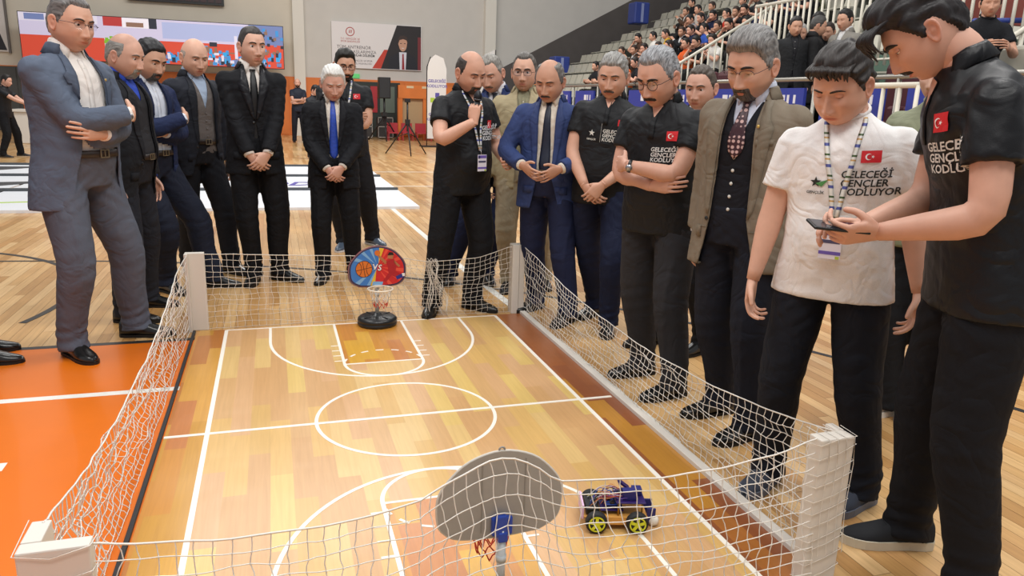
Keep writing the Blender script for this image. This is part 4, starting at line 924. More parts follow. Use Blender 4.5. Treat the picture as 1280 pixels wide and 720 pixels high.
    for k, sg in ((0, 1), (1, -1)):
        sh = bend([(sg*.168*(.5+.5*girth), -.006, 1.400)])[0]; a = arms[k]
        tgt = np.array(a['w'], float)
        if a.get('world'): lx, ly = tgt[0]-pos[0], tgt[1]-pos[1]; tgt = np.array(((lx*c_-ly*s__)/s, (lx*s__+ly*c_)/s, tgt[2]/s))
        hint = np.array(a.get('e', (sg*.6, -.5, -.6)), float); el, wr = ik(sh, tgt, .285, .250, hint)
        hd = np.array(a.get('d', wr-el), float)
        if a.get('worldd'): hd = np.array((hd[0]*c_-hd[1]*s__, hd[0]*s__+hd[1]*c_, hd[2])); 
        nr = np.array(a.get('n', (-sg, 0, 0)), float)
        if a.get('worldd'): nr = np.array((nr[0]*c_-nr[1]*s__, nr[0]*s__+nr[1]*c_, nr[2]))
        aj.append((sg, sh, el, wr, hd, nr, a))
    def arm_path(sh, el, wr, u0=0, u1=1, n=13):
        q = np.linspace(0, 1, n); d1 = (el-sh); d2 = (wr-el); l1 = np.linalg.norm(d1); l2 = np.linalg.norm(d2)
        c1 = el-d1/l1*.05; c2 = el+d2/l2*.05; mid = (c1+c2)/2*.5+el*.5
        P = smooth_path([sh, sh+d1*.5, c1, mid, c2, el+d2*.55, wr], 4); L_ = np.r_[0, np.cumsum(np.linalg.norm(np.diff(P, axis=0), axis=1))]; L_ /= L_[-1]
        qq = u0+(u1-u0)*q; return np.stack([np.interp(qq, L_, P[:, i]) for i in range(3)], 1), qq
    # --- body: torso, neck, arms, hands, legs, head in one mesh
    body = MB(); tints = []
    def addp(mb, tint=None):
        v = mb.verts(); body.add(v, mb.f); tints.append(np.ones((len(v), 4)) if tint is None else tint.reshape(-1, 4))
    def torso(wo=0., fo=0., bo=0., z0=.84, z1=1.53, n=28, close=True, flare=0., ex=.92):
        mb = MB(); zz = np.unique(np.r_[np.linspace(z0, z1, 14), [z for z in (1.40, 1.44, 1.47, 1.50) if z0 < z < z1]]); a = np.arange(n)*2*pi/n; V = []
        for z in zz:
            w = np.interp(z, RZ, RWD); f = np.interp(z, RZ, RFR); b = np.interp(z, RZ, RBK)
            kk = 1-sm_(z, 1.40, 1.5); gg = 1+(girth-1)*(1-sm_(z, 1.36, 1.5))
            w = w*gg+wo*(.35+.65*kk); f = f*gg+fo*(.4+.6*kk)+belly*math.exp(-((z-1.06)/.13)**2); b = b*gg+bo*(.4+.6*kk)
            fl2 = flare*sm_(1.0-z, 0, .25); w += fl2; b += fl2*.5; f += fl2*.4
            ca, sa = np.cos(a), np.sin(a); cx = np.sign(ca)*abs(ca)**ex; sx = np.sign(sa)*abs(sa)**ex
            V.append(np.stack([w*cx, np.where(sx > 0, f, b)*sx, np.full(n, z)], 1))
        V = np.array(V).reshape(-1, 3); N = len(zz)
        F = [(i*n+j, i*n+(j+1) % n, (i+1)*n+(j+1) % n, (i+1)*n+j) for i in range(N-1) for j in range(n)]
        if close: F += [tuple(range(n))[::-1], tuple((N-1)*n+j for j in range(n))]
        mb.add(V, F); return mb
    tb = torso(-.012, -.012, -.012, z0=.86, n=20); tb.xf(bend); addp(tb)
    nk = MB(); n0 = bend([(0, -.012, 1.43)])[0]; n1 = bend([(0, -.008, 1.515)])[0]; n2 = hx((0, -.022, -.055)); n3 = hx((0, -.016, -.01))
    loft(nk, smooth_path([n0, n1, n2, n3], 4), np.interp(np.linspace(0, 1, 13), [0, .3, .7, 1], [.066, .058, .056, .05])*(.6+.4*girth)*of.get('neck', 1), np.interp(np.linspace(0, 1, 13), [0, .3, .7, 1], [.066, .060, .058, .05])*(.6+.4*girth)*of.get('neck', 1), ref=(0, 1, 0), n=20); 
    tn = np.ones((len(nk.verts()), 4)); addp(nk, tn)
    for (sg, sh, el, wr, hd, nr, a) in aj:
        P, q = arm_path(sh, el, wr, n=15); m_ = MB(); g2 = (.55+.45*girth)
        loft(m_, P, np.interp(q, [0, .25, .5, .6, .8, 1], [.040, .046, .041, .043, .035, .026])*g2, np.interp(q, [0, .25, .5, .6, .8, 1], [.040, .046, .043, .044, .034, .022])*g2, ref=nr+np.array((.01, .02, .0)), n=14, rnd=0); addp(m_)
        hm = hand_pts(sg, wr, hd, nr, a.get('curl', (.4, .42, .46, .5)), a.get('thumb', .45), a.get('spread', .05), a.get('hs', 1.0))
        if not far:
            me = remeshed(hm, .0034, 3); v = np.zeros(len(me.vertices)*3); me.vertices.foreach_get('co', v); v = v.reshape(-1, 3); hb = MB(); hb.add(v, [tuple(p.vertices) for p in me.polygons]); bpy.data.meshes.remove(me); hm = hb
        addp(hm)
    lj = []
    for k, (f, an) in enumerate(fl_):
        sg = 1 if k == 0 else -1; h = np.array((sg*.088*(.5+.5*girth), -.005, .92+dz[0])); A_ = f+np.array((0, 0, .085)); fd = np.array((-sin(an), cos(an), 0)) if True else 0
        fd = np.array((cos(an+pi/2), sin(an+pi/2), 0)); A_ = A_-fd*.035; kn, A_ = ik(h, A_, .425, .412, fd*.9+np.array((sg*.12, .35, 0)))
        lj.append((sg, h, kn, A_, fd, f)); m_ = MB(); loft(m_, smooth_path([h, h*.5+kn*.5, kn, kn*.5+A_*.5, A_, A_+fd*.05-np.array((0, 0, .03))], 3), np.interp(np.linspace(0, 1, 16), [0, .4, .6, .8, .9, 1], [.075, .052, .046, .03, .03, .025]), ref=(0, 1, 0), n=12, rnd=1); addp(m_)
    nth, nph = (80, 72) if lod == 0 else ((56, 48) if lod == 1 else (36, 30))
    if of.get('hd'): nth, nph = 120, 108
    P, tint, TH, Z, Y = head_grid(nth, nph, hs.get('face'))
    hv = MB(); hv.add(hx(P.reshape(-1, 3)), grid_faces(nph, nth)); addp(hv, tint)
    for sg in (1, -1):       # ears
        n1_, n2_ = (20, 14) if lod < 2 else (10, 7); th = np.arange(n1_)*2*pi/n1_; ph = np.linspace(.05, pi-.05, n2_); T_, F_ = np.meshgrid(th, ph)
        e = np.stack([.0082*np.sin(F_)*np.cos(T_), .0185*np.sin(F_)*np.sin(T_), .033*np.cos(F_)], -1)
        rr = np.sqrt((e[..., 1]/.0175)**2+(e[..., 2]/.031)**2); out = e[..., 0] > 0; e[..., 0] += np.where(out, -.0075*np.exp(-(((rr-.45)/.28)**2))+.002*sm_(rr, .6, .95), 0)
        e[..., 1] *= 1+.25*e[..., 2]/.031; e[..., 0] *= sg; Re = np.array(Matrix.Rotation(-sg*rad(-22), 3, 'Z') @ Matrix.Rotation(rad(8), 3, 'X')); e = e@Re.T+np.array((sg*.0805*(hs.get('face') or {}).get('w', 1), -.006, -.010))
        et = np.ones(e.shape[:2]+(4,)); et[..., 1:3] *= .9; m_ = MB(); m_.add(hx(e.reshape(-1, 3)), grid_faces(n2_, n1_)); addp(m_, et)
    gz = hs.get('lids', .35)
    for sg in (1, -1):       # eyelids
        ec = np.array((sg*.031, .0725, .001))
        for cap_, top_ in ((gz, True), (.55, False)):
            n1_, n2_ = 16, 8; th = np.linspace(-1.3, 1.3, n1_); zr = np.linspace(0, 1, n2_)
            el0 = rad(38-62*cap_) if top_ else -rad(52-30*cap_*.6); el1 = rad(88) if top_ else -rad(88); EL = el0+(el1-el0)*zr; T_, E_ = np.meshgrid(th, EL); r_ = .0146
            V = np.stack([r_*np.cos(E_)*np.sin(T_), r_*np.cos(E_)*np.cos(T_), r_*np.sin(E_)], -1)+ec
            m_ = MB(); F = [(i*n1_+j, i*n1_+j+1, (i+1)*n1_+j+1, (i+1)*n1_+j) for i in range(n2_-1) for j in range(n1_-1)]; F = F if not top_ else [q[::-1] for q in F]
            t_ = np.ones(V.shape[:2]+(4,)); t_[0, :, :3] = (.35, .25, .22); t_[..., 1:3] *= .93; m_.add(hx(V.reshape(-1, 3)), F); addp(m_, t_)
    me = mesh_of(body, 'body', [SK], True, np.concatenate(tints)); bo_ = link('body', me, root)
    # --- eyes
    if lod < 2:
        for sg in (1, -1):
            ec = np.array((sg*.031, .0725, .001)); m_ = MB(); an = [0, .22, .24, .5, .52, 1.0, 1.6, 2.4, 3.1]; R_ = .0133
            gp_ = rad(hs.get('gaze', 18)); prof = [(R_*sin(a), R_*cos(a)) for a in an]
            n = 16; a = np.arange(n)*2*pi/n; V = np.array([[(p[0]*cos(b), p[1], p[0]*sin(b)) for b in a] for p in prof]).reshape(-1, 3); V = V@np.array(Matrix.Rotation(-gp_, 3, 'X')).T+ec
            for i in range(len(an)-1): m_.f += [(i*n+j, (i+1)*n+j, (i+1)*n+(j+1) % n, i*n+(j+1) % n) for j in range(n)]; m_.m += [2 if i < 1 else (1 if i < 3 else 0)]*n
            m_.f.append(tuple(range(n))); m_.m.append(2)
            m_.v = [hx(V)]; m_.n = len(V); obj('eye', m_, [mat('eye_white', 'ddd6cf', .25), mat('iris_brown', '3d261a', .2), mat('pupil_black', '0a0808', .2)], root)
    # --- hair and face hair
    if hs.get('kind') != 'none':
        hm = make_hair(P, TH, Z, Y, hs, rg_); hm.xf(hx); HM = hair_mat(hs.get('c', '1c1715'), hs.get('streak')); obj('hair', hm, HM, root)
        if hs.get('fringe'):
            fm = MB()
            for k in range(hs.get('nf', 26)):
                x0 = rg_.uniform(-.062, .062); y0_ = .070-.35*abs(x0); ln = hs['fringe']*rg_.uniform(.45, 1.2); sw = hs.get('sweep', 0)
                A0 = np.array((x0, y0_-.03, .098-.25*abs(x0))); A1 = np.array((x0*1.08, y0_+.022+hs.get('fout', 0), .092-.2*abs(x0))); A2 = A1+np.array((sw+rg_.normal(0, .004), .010+hs.get('fout', 0)*.8, -.35*ln)); A3 = A1+np.array((sw*2+rg_.normal(0, .006), .004+hs.get('fout', 0)*.9, -ln))
                loft(fm, hx(smooth_path([A0, A1, A2, A3], 4)), np.interp(np.linspace(0, 1, 13), [0, .5, 1], [.010, .009, .0015]), np.interp(np.linspace(0, 1, 13), [0, .5, 1], [.007, .006, .001]), ref=(0, 1, .1), n=6)
            obj('fringe', fm, HM, root)
    HB = hair_mat(hs.get('brow', hs.get('c', '1c1715')), hs.get('browstreak'))
    def surf(x, z, off=.0015):
        # nearest front vertex of the head grid, bilinear enough
        d = (P[..., 0]-x)**2+(P[..., 2]-z)**2+np.where(P[..., 1] < 0, 1, 0); i = np.argsort(d.ravel())[:4]; w = 1/(d.ravel()[i]+1e-7); p = (P.reshape(-1, 3)[i]*w[:, None]).sum(0)/w.sum(); return np.array((x, p[1]+off, z))
    if lod < 2:
        for sg in (1, -1):
            bm_ = MB(); bt = hs.get('bt', 1.0); pts = [surf(sg*x, z, .0012) for x, z in ((.012, .0165), (.022, .0205), (.034, .0225), (.044, .0195), (.051, .0145))]
            loft(bm_, hx(smooth_path(pts, 3)), np.interp(np.linspace(0, 1, 13), [0, .3, .7, 1], [.0030, .0042, .0036, .001])*bt, np.interp(np.linspace(0, 1, 13), [0, .5, 1], [.002, .0026, .001]), ref=Rh@np.array((0, 1, 0)), n=8); obj('eyebrow', bm_, HB, root)
    fh = hs.get('beard'); ax = abs(P[..., 0]); frn = sm_(P[..., 1], .01, .03)
    nz = np.zeros_like(Z)
    for _ in range(6):
        k = rg_.normal(0, 1, 3)*260; nz += np.sin(P@k)
    if fh:
        if fh.get('full'): m = sm_(-Z, .050, .066)*sm_(P[..., 1]+.3*np.clip(-Z-.05, 0, 1), -.012, .012)*(1-np.exp(-(ax/.021)**4-((Z+.0735)/.0095)**4))*(1-.9*sm_(Z, -.095, -.06)*np.exp(-((ax-.036)/.014)**2)*(P[..., 1] > .05))
        else: m = ((sm_(.036-ax, 0, .009)*sm_(-Z, .052, .058)))*(1-1.0*np.exp(-(ax/.0205)**4-((Z+.0735)/.0085)**4))*frn*(1-.0*ax)
        m = m*(1-sm_(Z+.056, 0, .004)*0); m *= 1-np.exp(-(X_n(ax)/.0155)**4-((Z+.050)/.006)**4)
        b = shell(P, m, np.full_like(Z, fh.get('t', .0045)), nz*.0004); b.xf(hx); obj('beard', b, hair_mat(fh.get('c', hs.get('c', '1c1715')), fh.get('streak')), root)
    mo = hs.get('moustache')
    if mo:
        w_ = mo.get('w', .033); hh_ = mo.get('h', .0066)*(1-.45*(np.clip(ax/w_, 0, 1))**2); m = sm_(w_-ax, 0, .012)*np.exp(-((Z+.0610+.35*np.clip(ax-.010, 0, 1))/hh_)**4)*frn*(.75+.25*sm_(ax, .0, .006))
        b = shell(P, m, np.full_like(Z, mo.get('t', .0065)), nz*.0003); b.xf(hx); obj('moustache', b, hair_mat(mo.get('c', hs.get('c', '1c1715')), mo.get('streak')), root)
    gl = hs.get('glasses')
    if gl:
        GM = mat('glasses_'+gl['c'], gl['c'], .3, metal=gl.get('metal', .3)); q = MB(); LM = lens_mat()
        rx_, rz_, ex_ = gl.get('rx', .024), gl.get('rz', .0165), gl.get('ex', .7); yy = .0965; zc = gl.get('z', -.003); lm = MB()
        for sg in (1, -1):
            a = np.linspace(0, 2*pi, 29); ca, sa = np.cos(a), np.sin(a); X_ = sg*.032+rx_*np.sign(ca)*abs(ca)**ex_; Z_ = zc+rz_*np.sign(sa)*abs(sa)**ex_; Y_ = yy-.0045*((abs(X_)-.01)/.04)**2
            pts = hx(np.stack([X_, Y_, Z_], 1))
            if gl.get('half'):
                loft(q, pts[:15], gl.get('t', .0011), n=6)
            else: loft(q, pts, gl.get('t', .0011), n=6, cap=False)
            lm.add(pts[:-1], [tuple(range(28))])
            loft(q, hx([(sg*(.032+rx_), yy-.0045, zc+.004), (sg*.071, .083, zc+.006), (sg*.079, .03, zc+.006), (sg*.080, -.008, zc+.006), (sg*.079, -.022, zc-.012)]), gl.get('t', .0011)*1.1, n=6)
        loft(q, hx([(-.032+rx_, yy, zc+.004), (0, yy+.004, zc+.008), (.032-rx_, yy, zc+.004)]), gl.get('t', .0011), n=6)
        go = obj('glasses', q, GM, root); obj('lens', lm, LM, go, smooth=False)
    # --- clothes
    def raycast_maker(me_list):
        vs_, fs_, o_ = [], [], 0
        for me in me_list:
            v = np.zeros(len(me.vertices)*3); me.vertices.foreach_get('co', v); vs_.append(v.reshape(-1, 3)); fs_ += [tuple(i+o_ for i in p.vertices) for p in me.polygons]; o_ += len(me.vertices)
        V = np.concatenate(vs_); bv = BVHTree.FromPolygons(V.tolist(), fs_)
        def proj(x, z, off=.003, sgn=1):
            o_ = bend([(x, .45*sgn, z)])[0]; t_ = bend([(x, 0, z)])[0]; d = t_-o_; d /= np.linalg.norm(d); h = bv.ray_cast(Vector(o_), Vector(d), 1.0)
            if h[0] is None: return t_+(-d)*.1
            return np.array(h[0])-d*off
        proj.bv = bv
        return proj
    def wrinkle(me, amp=.003, arms_=True):
        v = np.zeros(len(me.vertices)*3); me.vertices.foreach_get('co', v); v = v.reshape(-1, 3); n = np.zeros(len(me.vertices)*3); me.vertices.foreach_get('normal', n); n = n.reshape(-1, 3)
        d = np.zeros(len(v))
        for _ in range(8):
            k = rg_.normal(0, 1, 3); k /= np.linalg.norm(k); k *= np.array((1, 1, 1.7))*2*pi/rg_.uniform(.07, .22); ph_ = rg_.uniform(0, 6, 2)
            d += np.sin(v@k+ph_[0]+1.2*np.sin(v@np.roll(k, 1)*.5+ph_[1]))
        d = .5-1.4*np.abs(d/3)**.7
        extra = np.zeros(len(v))
        for (sg, sh, el, wr, hd, nr, a) in aj:
            D = np.linalg.norm(v-el, axis=1); u = (wr-sh)/np.linalg.norm(wr-sh); extra += np.exp(-(D/.075)**2)*(np.abs(np.sin((v-el)@u*pi/.045+v[:, 2]*14+rg_.uniform(0, 6)))-.5)*1.9
            ap = bend([(sg*.16, .05, 1.33)])[0]; D = np.linalg.norm(v-ap, axis=1); extra += np.exp(-(D/.09)**2)*np.sin((v-ap)@np.array((sg*.8, 0, .6))*2*pi/.045)*.8
        v = v+n*(amp*(d*.7+extra))[:, None]; me.vertices.foreach_set('co', v.ravel()); me.update()
    def finish(me, m_, nm, parent=root):
        me.materials.clear(); me.materials.append(m_); me.name = nm; me.polygons.foreach_set('use_smooth', [True]*len(me.polygons)); return link(nm, me, parent)
    def cut(me, planes, cond):
        bm = bmesh.new(); bm.from_mesh(me)
        for co, no in planes:
            bmesh.ops.bisect_plane(bm, geom=bm.verts[:]+bm.edges[:]+bm.faces[:], plane_co=Vector(co), plane_no=Vector(no), dist=1e-5)
        dele = [f for f in bm.faces if cond(np.array(f.calc_center_median()))]
        bmesh.ops.delete(bm, geom=dele, context='FACES'); bm.to_mesh(me); bm.free()
    vox = .0095 if lod == 0 else (.013 if lod == 1 else .022)
    if of.get('hd'): vox = .0075
    # trousers
    tm = MB(); pz = 1.035; 
    wv = torso(.012+of.get('tw', 0), .012, .014, z0=.86, z1=pz, n=24, ex=.95); 
    if of.get('upper') == 'jacket': pass
    wv.xf(bend); tm.add(wv.verts(), wv.f)
    if pelvis: pass
    leg_r = of.get('leg', 1.0)
    for (sg, h, kn, A_, fd, f) in lj:
        hem = A_+np.array((0, 0, -.045)); Pm = smooth_path([h+np.array((0, 0, .03)), h*.55+kn*.45, kn+fd*.004, kn*.5+A_*.5-fd*.006, A_+np.array((0, 0, .05)), hem+fd*.006], 4); q = np.linspace(0, 1, len(Pm))
        rx_ = np.interp(q, [0, .15, .4, .6, .8, .93, 1], [.094, .094, .080, .069, .064, .062, .068])*leg_r*(.5+.5*girth); ry_ = np.interp(q, [0, .15, .4, .6, .8, .93, 1], [.108, .105, .086, .074, .068, .068, .078])*leg_r*(.5+.5*girth)
        loft(tm, Pm, rx_, ry_, ref=fd, n=20)
    tme = remeshed(tm, vox*1.05, 5 if lod == 0 else 2)
    v = np.zeros(len(tme.vertices)*3); tme.vertices.foreach_get('co', v); v = v.reshape(-1, 3); n = np.zeros(len(v)*3); tme.vertices.foreach_get('normal', n); n = n.reshape(-1, 3); d = np.zeros(len(v))
    for (sg, h, kn, A_, fd, f) in lj:
        side_ = (v[:, 0]*sg > 0) if True else 1
        zr = (v[:, 2]-A_[2]); near = np.exp(-(np.linalg.norm((v-A_)[:, :2], axis=1)/.13)**2)
        d += near*np.exp(-((zr-.03)/.08)**2)*np.sin(zr*2*pi/.055+4*(v[:, 0]-A_[0])*12+sg)*.0040
        nk_ = np.exp(-(np.linalg.norm(v-kn, axis=1)/.13)**2); d += nk_*np.sin((v[:, 2]-kn[2])*2*pi/.075+(v[:, 0]-kn[0])*25+sg*2)*.0022
        d += np.exp(-(np.linalg.norm(v-(h-np.array((0, -.06, .06))), axis=1)/.12)**2)*np.sin((v-h)@np.array((sg*.6, 0, .8))*2*pi/.05)*.003
        if of.get('crease', 1):
            rel = v-A_; lat = rel@np.cross(fd, (0, 0, 1)); fr_ = rel@fd; d += .006*np.exp(-(lat/.008)**2)*(fr_ > -.0)*sm_(kn[2]+.28-v[:, 2], 0, .1)*near**.3
    k1 = rg_.normal(0, 14, (4, 3))
    for k_ in k1: d += np.sin(v@k_+rg_.uniform(0, 6))*.0009
    tme.vertices.foreach_set('co', (v+n*d[:, None]).ravel()); tme.update()
    TM = cloth('cloth_'+of.get('trousers', '1c1d24'), of.get('trousers', '1c1d24'), rough=.8)
    tr_o = finish(tme, TM, 'trousers')
    # shoes
    SH = mat('shoe_'+of.get('shoes', '141414'), of.get('shoes', '141414'), .28 if not of.get('sneaker') else .8, noise=.15, nscale=25, coat=.3 if not of.get('sneaker') else 0)
    SO = mat('sole_'+of.get('sole', '0d0d0d'), of.get('sole', '0d0d0d'), .6)
    for (sg, h, kn, A_, fd, f) in lj:
        lt = np.cross(fd, (0, 0, 1)); o0 = np.array((f[0], f[1], f[2]))-fd*.06
        yy_ = np.array([-.055, -.045, -.02, .03, .08, .13, .17, .20, .222, .232]); ww = np.array([.018, .030, .035, .034, .039, .045, .043, .034, .020, .006])*.98
        hh = np.array([.075, .092, .098, .100, .082, .062, .050, .043, .036, .026]); n = 16; a = np.linspace(0, pi, n); V = []
        if of.get('sneaker'): hh = hh*1.03; ww = ww*1.12
        for y_, w_, h_ in zip(yy_, ww, hh):
            V.append([o0+fd*y_+lt*(w_*1.0*np.sign(cos(b))*abs(cos(b))**.75)+np.array((0, 0, .014+(h_-.014)*sin(b)**.75)) for b in a])
        V = np.array(V).reshape(-1, 3); N = len(yy_); F = [(i*n+j, i*n+j+1, (i+1)*n+j+1, (i+1)*n+j) for i in range(N-1) for j in range(n-1)]+[(i*n, (i+1)*n, (i+1)*n+n-1, i*n+n-1) for i in range(N-1)]+[tuple(range(n)), tuple((N-1)*n+j for j in range(n))[::-1]]
        sb = MB(); sb.add(V, F); so = obj('shoe', sb, SH, root)
        if lod < 2:
            sl = MB(); out_ = [(y_, w_+.0035) for y_, w_ in zip(yy_, ww)]+[(y_, -w_-.0035) for y_, w_ in zip(yy_[::-1], ww[::-1])]; nn_ = len(out_); zt = .030 if of.get('sneaker') else .016
            sl.add([o0+fd*y_+lt*w_+np.array((0, 0, z)) for z in (.001, zt) for y_, w_ in out_], [tuple(range(nn_)), tuple(range(2*nn_-1, nn_-1, -1))]+[(i, i+nn_, (i+1) % nn_+nn_, (i+1) % nn_) for i in range(nn_)]); obj('sole', sl, SO, so, smooth=False)
            lc = MB()
            for k in range(4): y_ = .045+.018*k; hh_ = np.interp(y_, yy_, hh); loft(lc, [o0+fd*y_+lt*(-.018)+np.array((0, 0, hh_-.004)), o0+fd*(y_+.003)+np.array((0, 0, hh_+.002)), o0+fd*y_+lt*.018+np.array((0, 0, hh_-.004))], .0022, n=5)
            obj('shoelace', lc, mat('lace_'+of.get('lace', '101010'), of.get('lace', '101010'), .7), so)
    up_ = of.get('upper', 'polo'); meshes = []
    # shirt below jackets, or the polo / tee itself
    def garment(wo, fo, bo, z0, z1, sleeve_u, sr0, sr1, flare, amp, vx=vox, fx=None):
        g = MB(); t_ = torso(wo, fo, bo, z0=z0, z1=z1, flare=flare); 
        if fx: t_.xf(fx)
        t_.xf(bend); g.add(t_.verts(), t_.f)
        if sleeve_u:
            for (sg, sh, el, wr, hd, nr, a) in aj:
                P_, q = arm_path(sh, el, wr, 0, sleeve_u, 15); g2 = .55+.45*girth; inn_ = bend([(sg*.08, -.005, 1.395)])[0]; loft(g, [inn_, (inn_+sh)/2, sh], [sr0*.9, sr0*.95, sr0*.98], n=18, rnd=1)
                rr_ = np.interp(q, [0, sleeve_u*.5, sleeve_u], [sr0, (sr0+sr1)/2, sr1])*g2; PP = np.vstack([P_[:1]-(P_[1]-P_[0])*.6, P_]); loft(g, PP, np.r_[rr_[0]*.9, rr_], np.r_[rr_[0]*.9, rr_*1.05], ref=(0.05, .9, .3), n=20)
        me = remeshed(g, vx, 6 if lod == 0 else 2); wrinkle(me, amp); return me
    if up_ in ('polo', 'tee'):
        me = garment(.014, .016, .016, of.get('hemz', .84), 1.505, .30 if up_ == 'polo' else .33, .057, .065, of.get('flare', .014), of.get('amp', .0024))
        UM = cloth('cloth_'+of['c'], of['c'], rough=of.get('rough', .62), sheen=of.get('sheen', 0), spec=.3); uo = finish(me, UM, 'polo_shirt' if up_ == 'polo' else 't_shirt'); meshes = [me]; proj = raycast_maker(meshes)
        if up_ == 'polo':
            # stand collar flaps
            cm = MB(); n = 25; rows = []
            for (r_, z_, yo) in ((.063, 1.535, -.004), (.068, 1.528, -.004), (.084, 1.492, -.004)):
                aa = np.linspace(rad(62 if r_ < .08 else 48), rad(360-62 if r_ < .08 else 312), n); rows.append(np.stack([r_*np.sin(aa)*1.02, r_*np.cos(aa)+yo, z_-.022*(np.cos(aa) > 0)*np.cos(aa)-(.018*np.exp(-((aa-aa[0])/.3)**2)+.018*np.exp(-((aa-aa[-1])/.3)**2) if r_ > .08 else 0)], 1))
            V = bend(np.concatenate(rows)); cm.add(V, [(i*n+j, i*n+j+1, (i+1)*n+j+1, (i+1)*n+j) for i in range(2) for j in range(n-1)]); obj('collar', cm, cloth('cloth_'+of.get('collar', of['c']), of.get('collar', of['c']), rough=.6), root, solid=.004)
            pm_ = MB(); V = [proj(x, z, .003) for z in np.linspace(1.33, 1.475, 7) for x in (-.014, 0, .014)]; pm_.add(V, [(i*3+j, i*3+j+1, i*3+j+4, i*3+j+3) for i in range(6) for j in range(2)]); obj('placket', pm_, UM, root, solid=.003)
            vn = MB(); V = [proj(0, 1.425, .0045), proj(-.03, 1.478, .0045), proj(0, 1.49, .0045), proj(.03, 1.478, .0045)]; vn.add(V, [(0, 1, 2, 3)]); obj('neck_opening', vn, mat('plain_skin_'+skin, skin, .5), bo_, smooth=False)
        elif up_ == 'tee':
            cm = MB(); a = np.linspace(0, 2*pi, 33); loft(cm, bend(np.stack([.066*np.sin(a), .064*np.cos(a)-.004+.006*np.cos(a), 1.512-.024*np.cos(a)], 1)), .006, .009, n=8, cap=False); obj('neckband', cm, UM, root)
        if of.get('print'): shirt_print(of, proj, root, of['print'])
        if of.get('hem_band'): pass
    else:
        sc_ = of.get('shirt', 'e6e2e0'); SM = cloth('cloth_'+sc_, sc_, rough=.75, var=.04)
        me = garment(.004, .004, .004, .90, 1.50, 0, 0, 0, 0, .0012, fx=None); so_ = finish(me, SM, 'shirt'); sproj = raycast_maker([me])
        inner = [me]
        if of.get('vest'):
            me_v = garment(.010, .011, .011, .93, 1.47, 0, 0, 0, 0, .001); VM = cloth('cloth_'+of['vest'], of['vest'], var=.08)
            vz = of.get('vestz', 1.24); A1 = bend([(.055, .1, 1.46)])[0]; B1 = bend([(0, .12, vz)])[0]; A2 = bend([(-.055, .1, 1.46)])[0]; dd = bend([(0, .3, 1.3)])[0]-bend([(0, 0, 1.3)])[0]
            n1v = np.cross(A1-B1, dd); n2v = np.cross(A2-B1, dd); n1v *= np.sign(n1v@(bend([(.3, 0, 1.3)])[0]-B1)); n2v *= np.sign(n2v@(bend([(-.3, 0, 1.3)])[0]-B1))
            frp = bend([(0, 0, 1.25)])[0]; ddn = dd/np.linalg.norm(dd)
            cut(me_v, [(B1, n1v), (B1, n2v)], lambda c: (c-B1)@n1v < 0 and (c-B1)@n2v < 0 and (c-frp)@ddn > 0 and c[2] > B1[2]-.02)
            vo = finish(me_v, VM, 'waistcoat'); inner.append(me_v); sm2 = vo.modifiers.new('t', 'SOLIDIFY'); sm2.thickness = .003; vproj = raycast_maker([me_v, me])
            if of.get('vbuttons', 1):
                for k in range(5):
                    c = vproj(0, vz-.03-.055*k, .003); m_ = MB(); a = np.linspace(0, pi, 7); lathe(m_, np.stack([.0075*np.sin(a), .003*np.cos(a)], 1), 12); m_.xf(lambda v: np.stack([v[:, 0], v[:, 2], v[:, 1]], 1)+c); obj('waistcoat_button', m_, mat('button_'+of.get('vb', 'c8c4bc'), of.get('vb', 'c8c4bc'), .3), vo)
        ip = raycast_maker(inner)
        if of.get('tie'):
            tz0, tz1 = 1.475, of.get('tiez', 1.0); zz = np.linspace(tz0, tz1, 18); ww = np.interp(zz, [tz1, tz1+.03, tz1+.07, 1.42, 1.445, 1.475], [.002, .030, .038, .019, .013, .021])*of.get('tw_', 1)
            V = []
            for z, w in zip(zz, ww):
                for u in (-1, -.5, 0, .5, 1): V.append(ip(u*w, z, .004+.003*(1-abs(u)) + (.006 if z > 1.44 else 0)))
            tmb = MB(); tmb.add(V, [(i*5+j, i*5+j+1, (i+1)*5+j+1, (i+1)*5+j) for i in range(17) for j in range(4)]); obj('tie', tmb, tie_mat(of['tie'], of.get('tiedot')), root, solid=.003)
        # shirt collar
        cm = MB(); n = 25; rows = []
        g0, g1 = (rad(12), rad(30)) if of.get('tie') else (rad(26), rad(44))
        for (r_, z_, gap) in ((.0615, 1.548, g0), (.067, 1.542, g0), (.080, 1.498, g1)):
            aa = np.linspace(gap, 2*pi-gap, n); edge = np.exp(-((aa-aa[0])/.35)**2)+np.exp(-((aa-aa[-1])/.35)**2)
            rows.append(np.stack([r_*np.sin(aa), r_*np.cos(aa)*1.0-.006+(0.012*edge if r_ > .07 else 0), z_-.030*np.clip(np.cos(aa), 0, 1)-(.030*edge if r_ > .07 else 0)], 1))
        cm.add(bend(np.concatenate(rows)), [(i*n+j, i*n+j+1, (i+1)*n+j+1, (i+1)*n+j) for i in range(2) for j in range(n-1)]); obj('shirt_collar', cm, SM, root, solid=.003)
        if not of.get('tie') and not of.get('vest'):
            for k in range(5):
                c = sproj(.0, 1.42-.085*k, .002); m_ = MB(); a = np.linspace(0, pi, 5); lathe(m_, np.stack([.0055*np.sin(a), .0015*np.cos(a)], 1), 10); m_.xf(lambda v: np.stack([v[:, 0], v[:, 2], v[:, 1]], 1)+c); obj('shirt_button', m_, mat('button_pearl', 'd6d2c8', .3), so_)
            pm_ = MB(); zz = np.linspace(1.46, 1.0, 14); V = [sproj(x, z, .0025) for z in zz for x in (-.014, .014)]; pm_.add(V, [(i*2, i*2+1, i*2+3, i*2+2) for i in range(13)]); obj('placket', pm_, SM, so_, solid=.002)
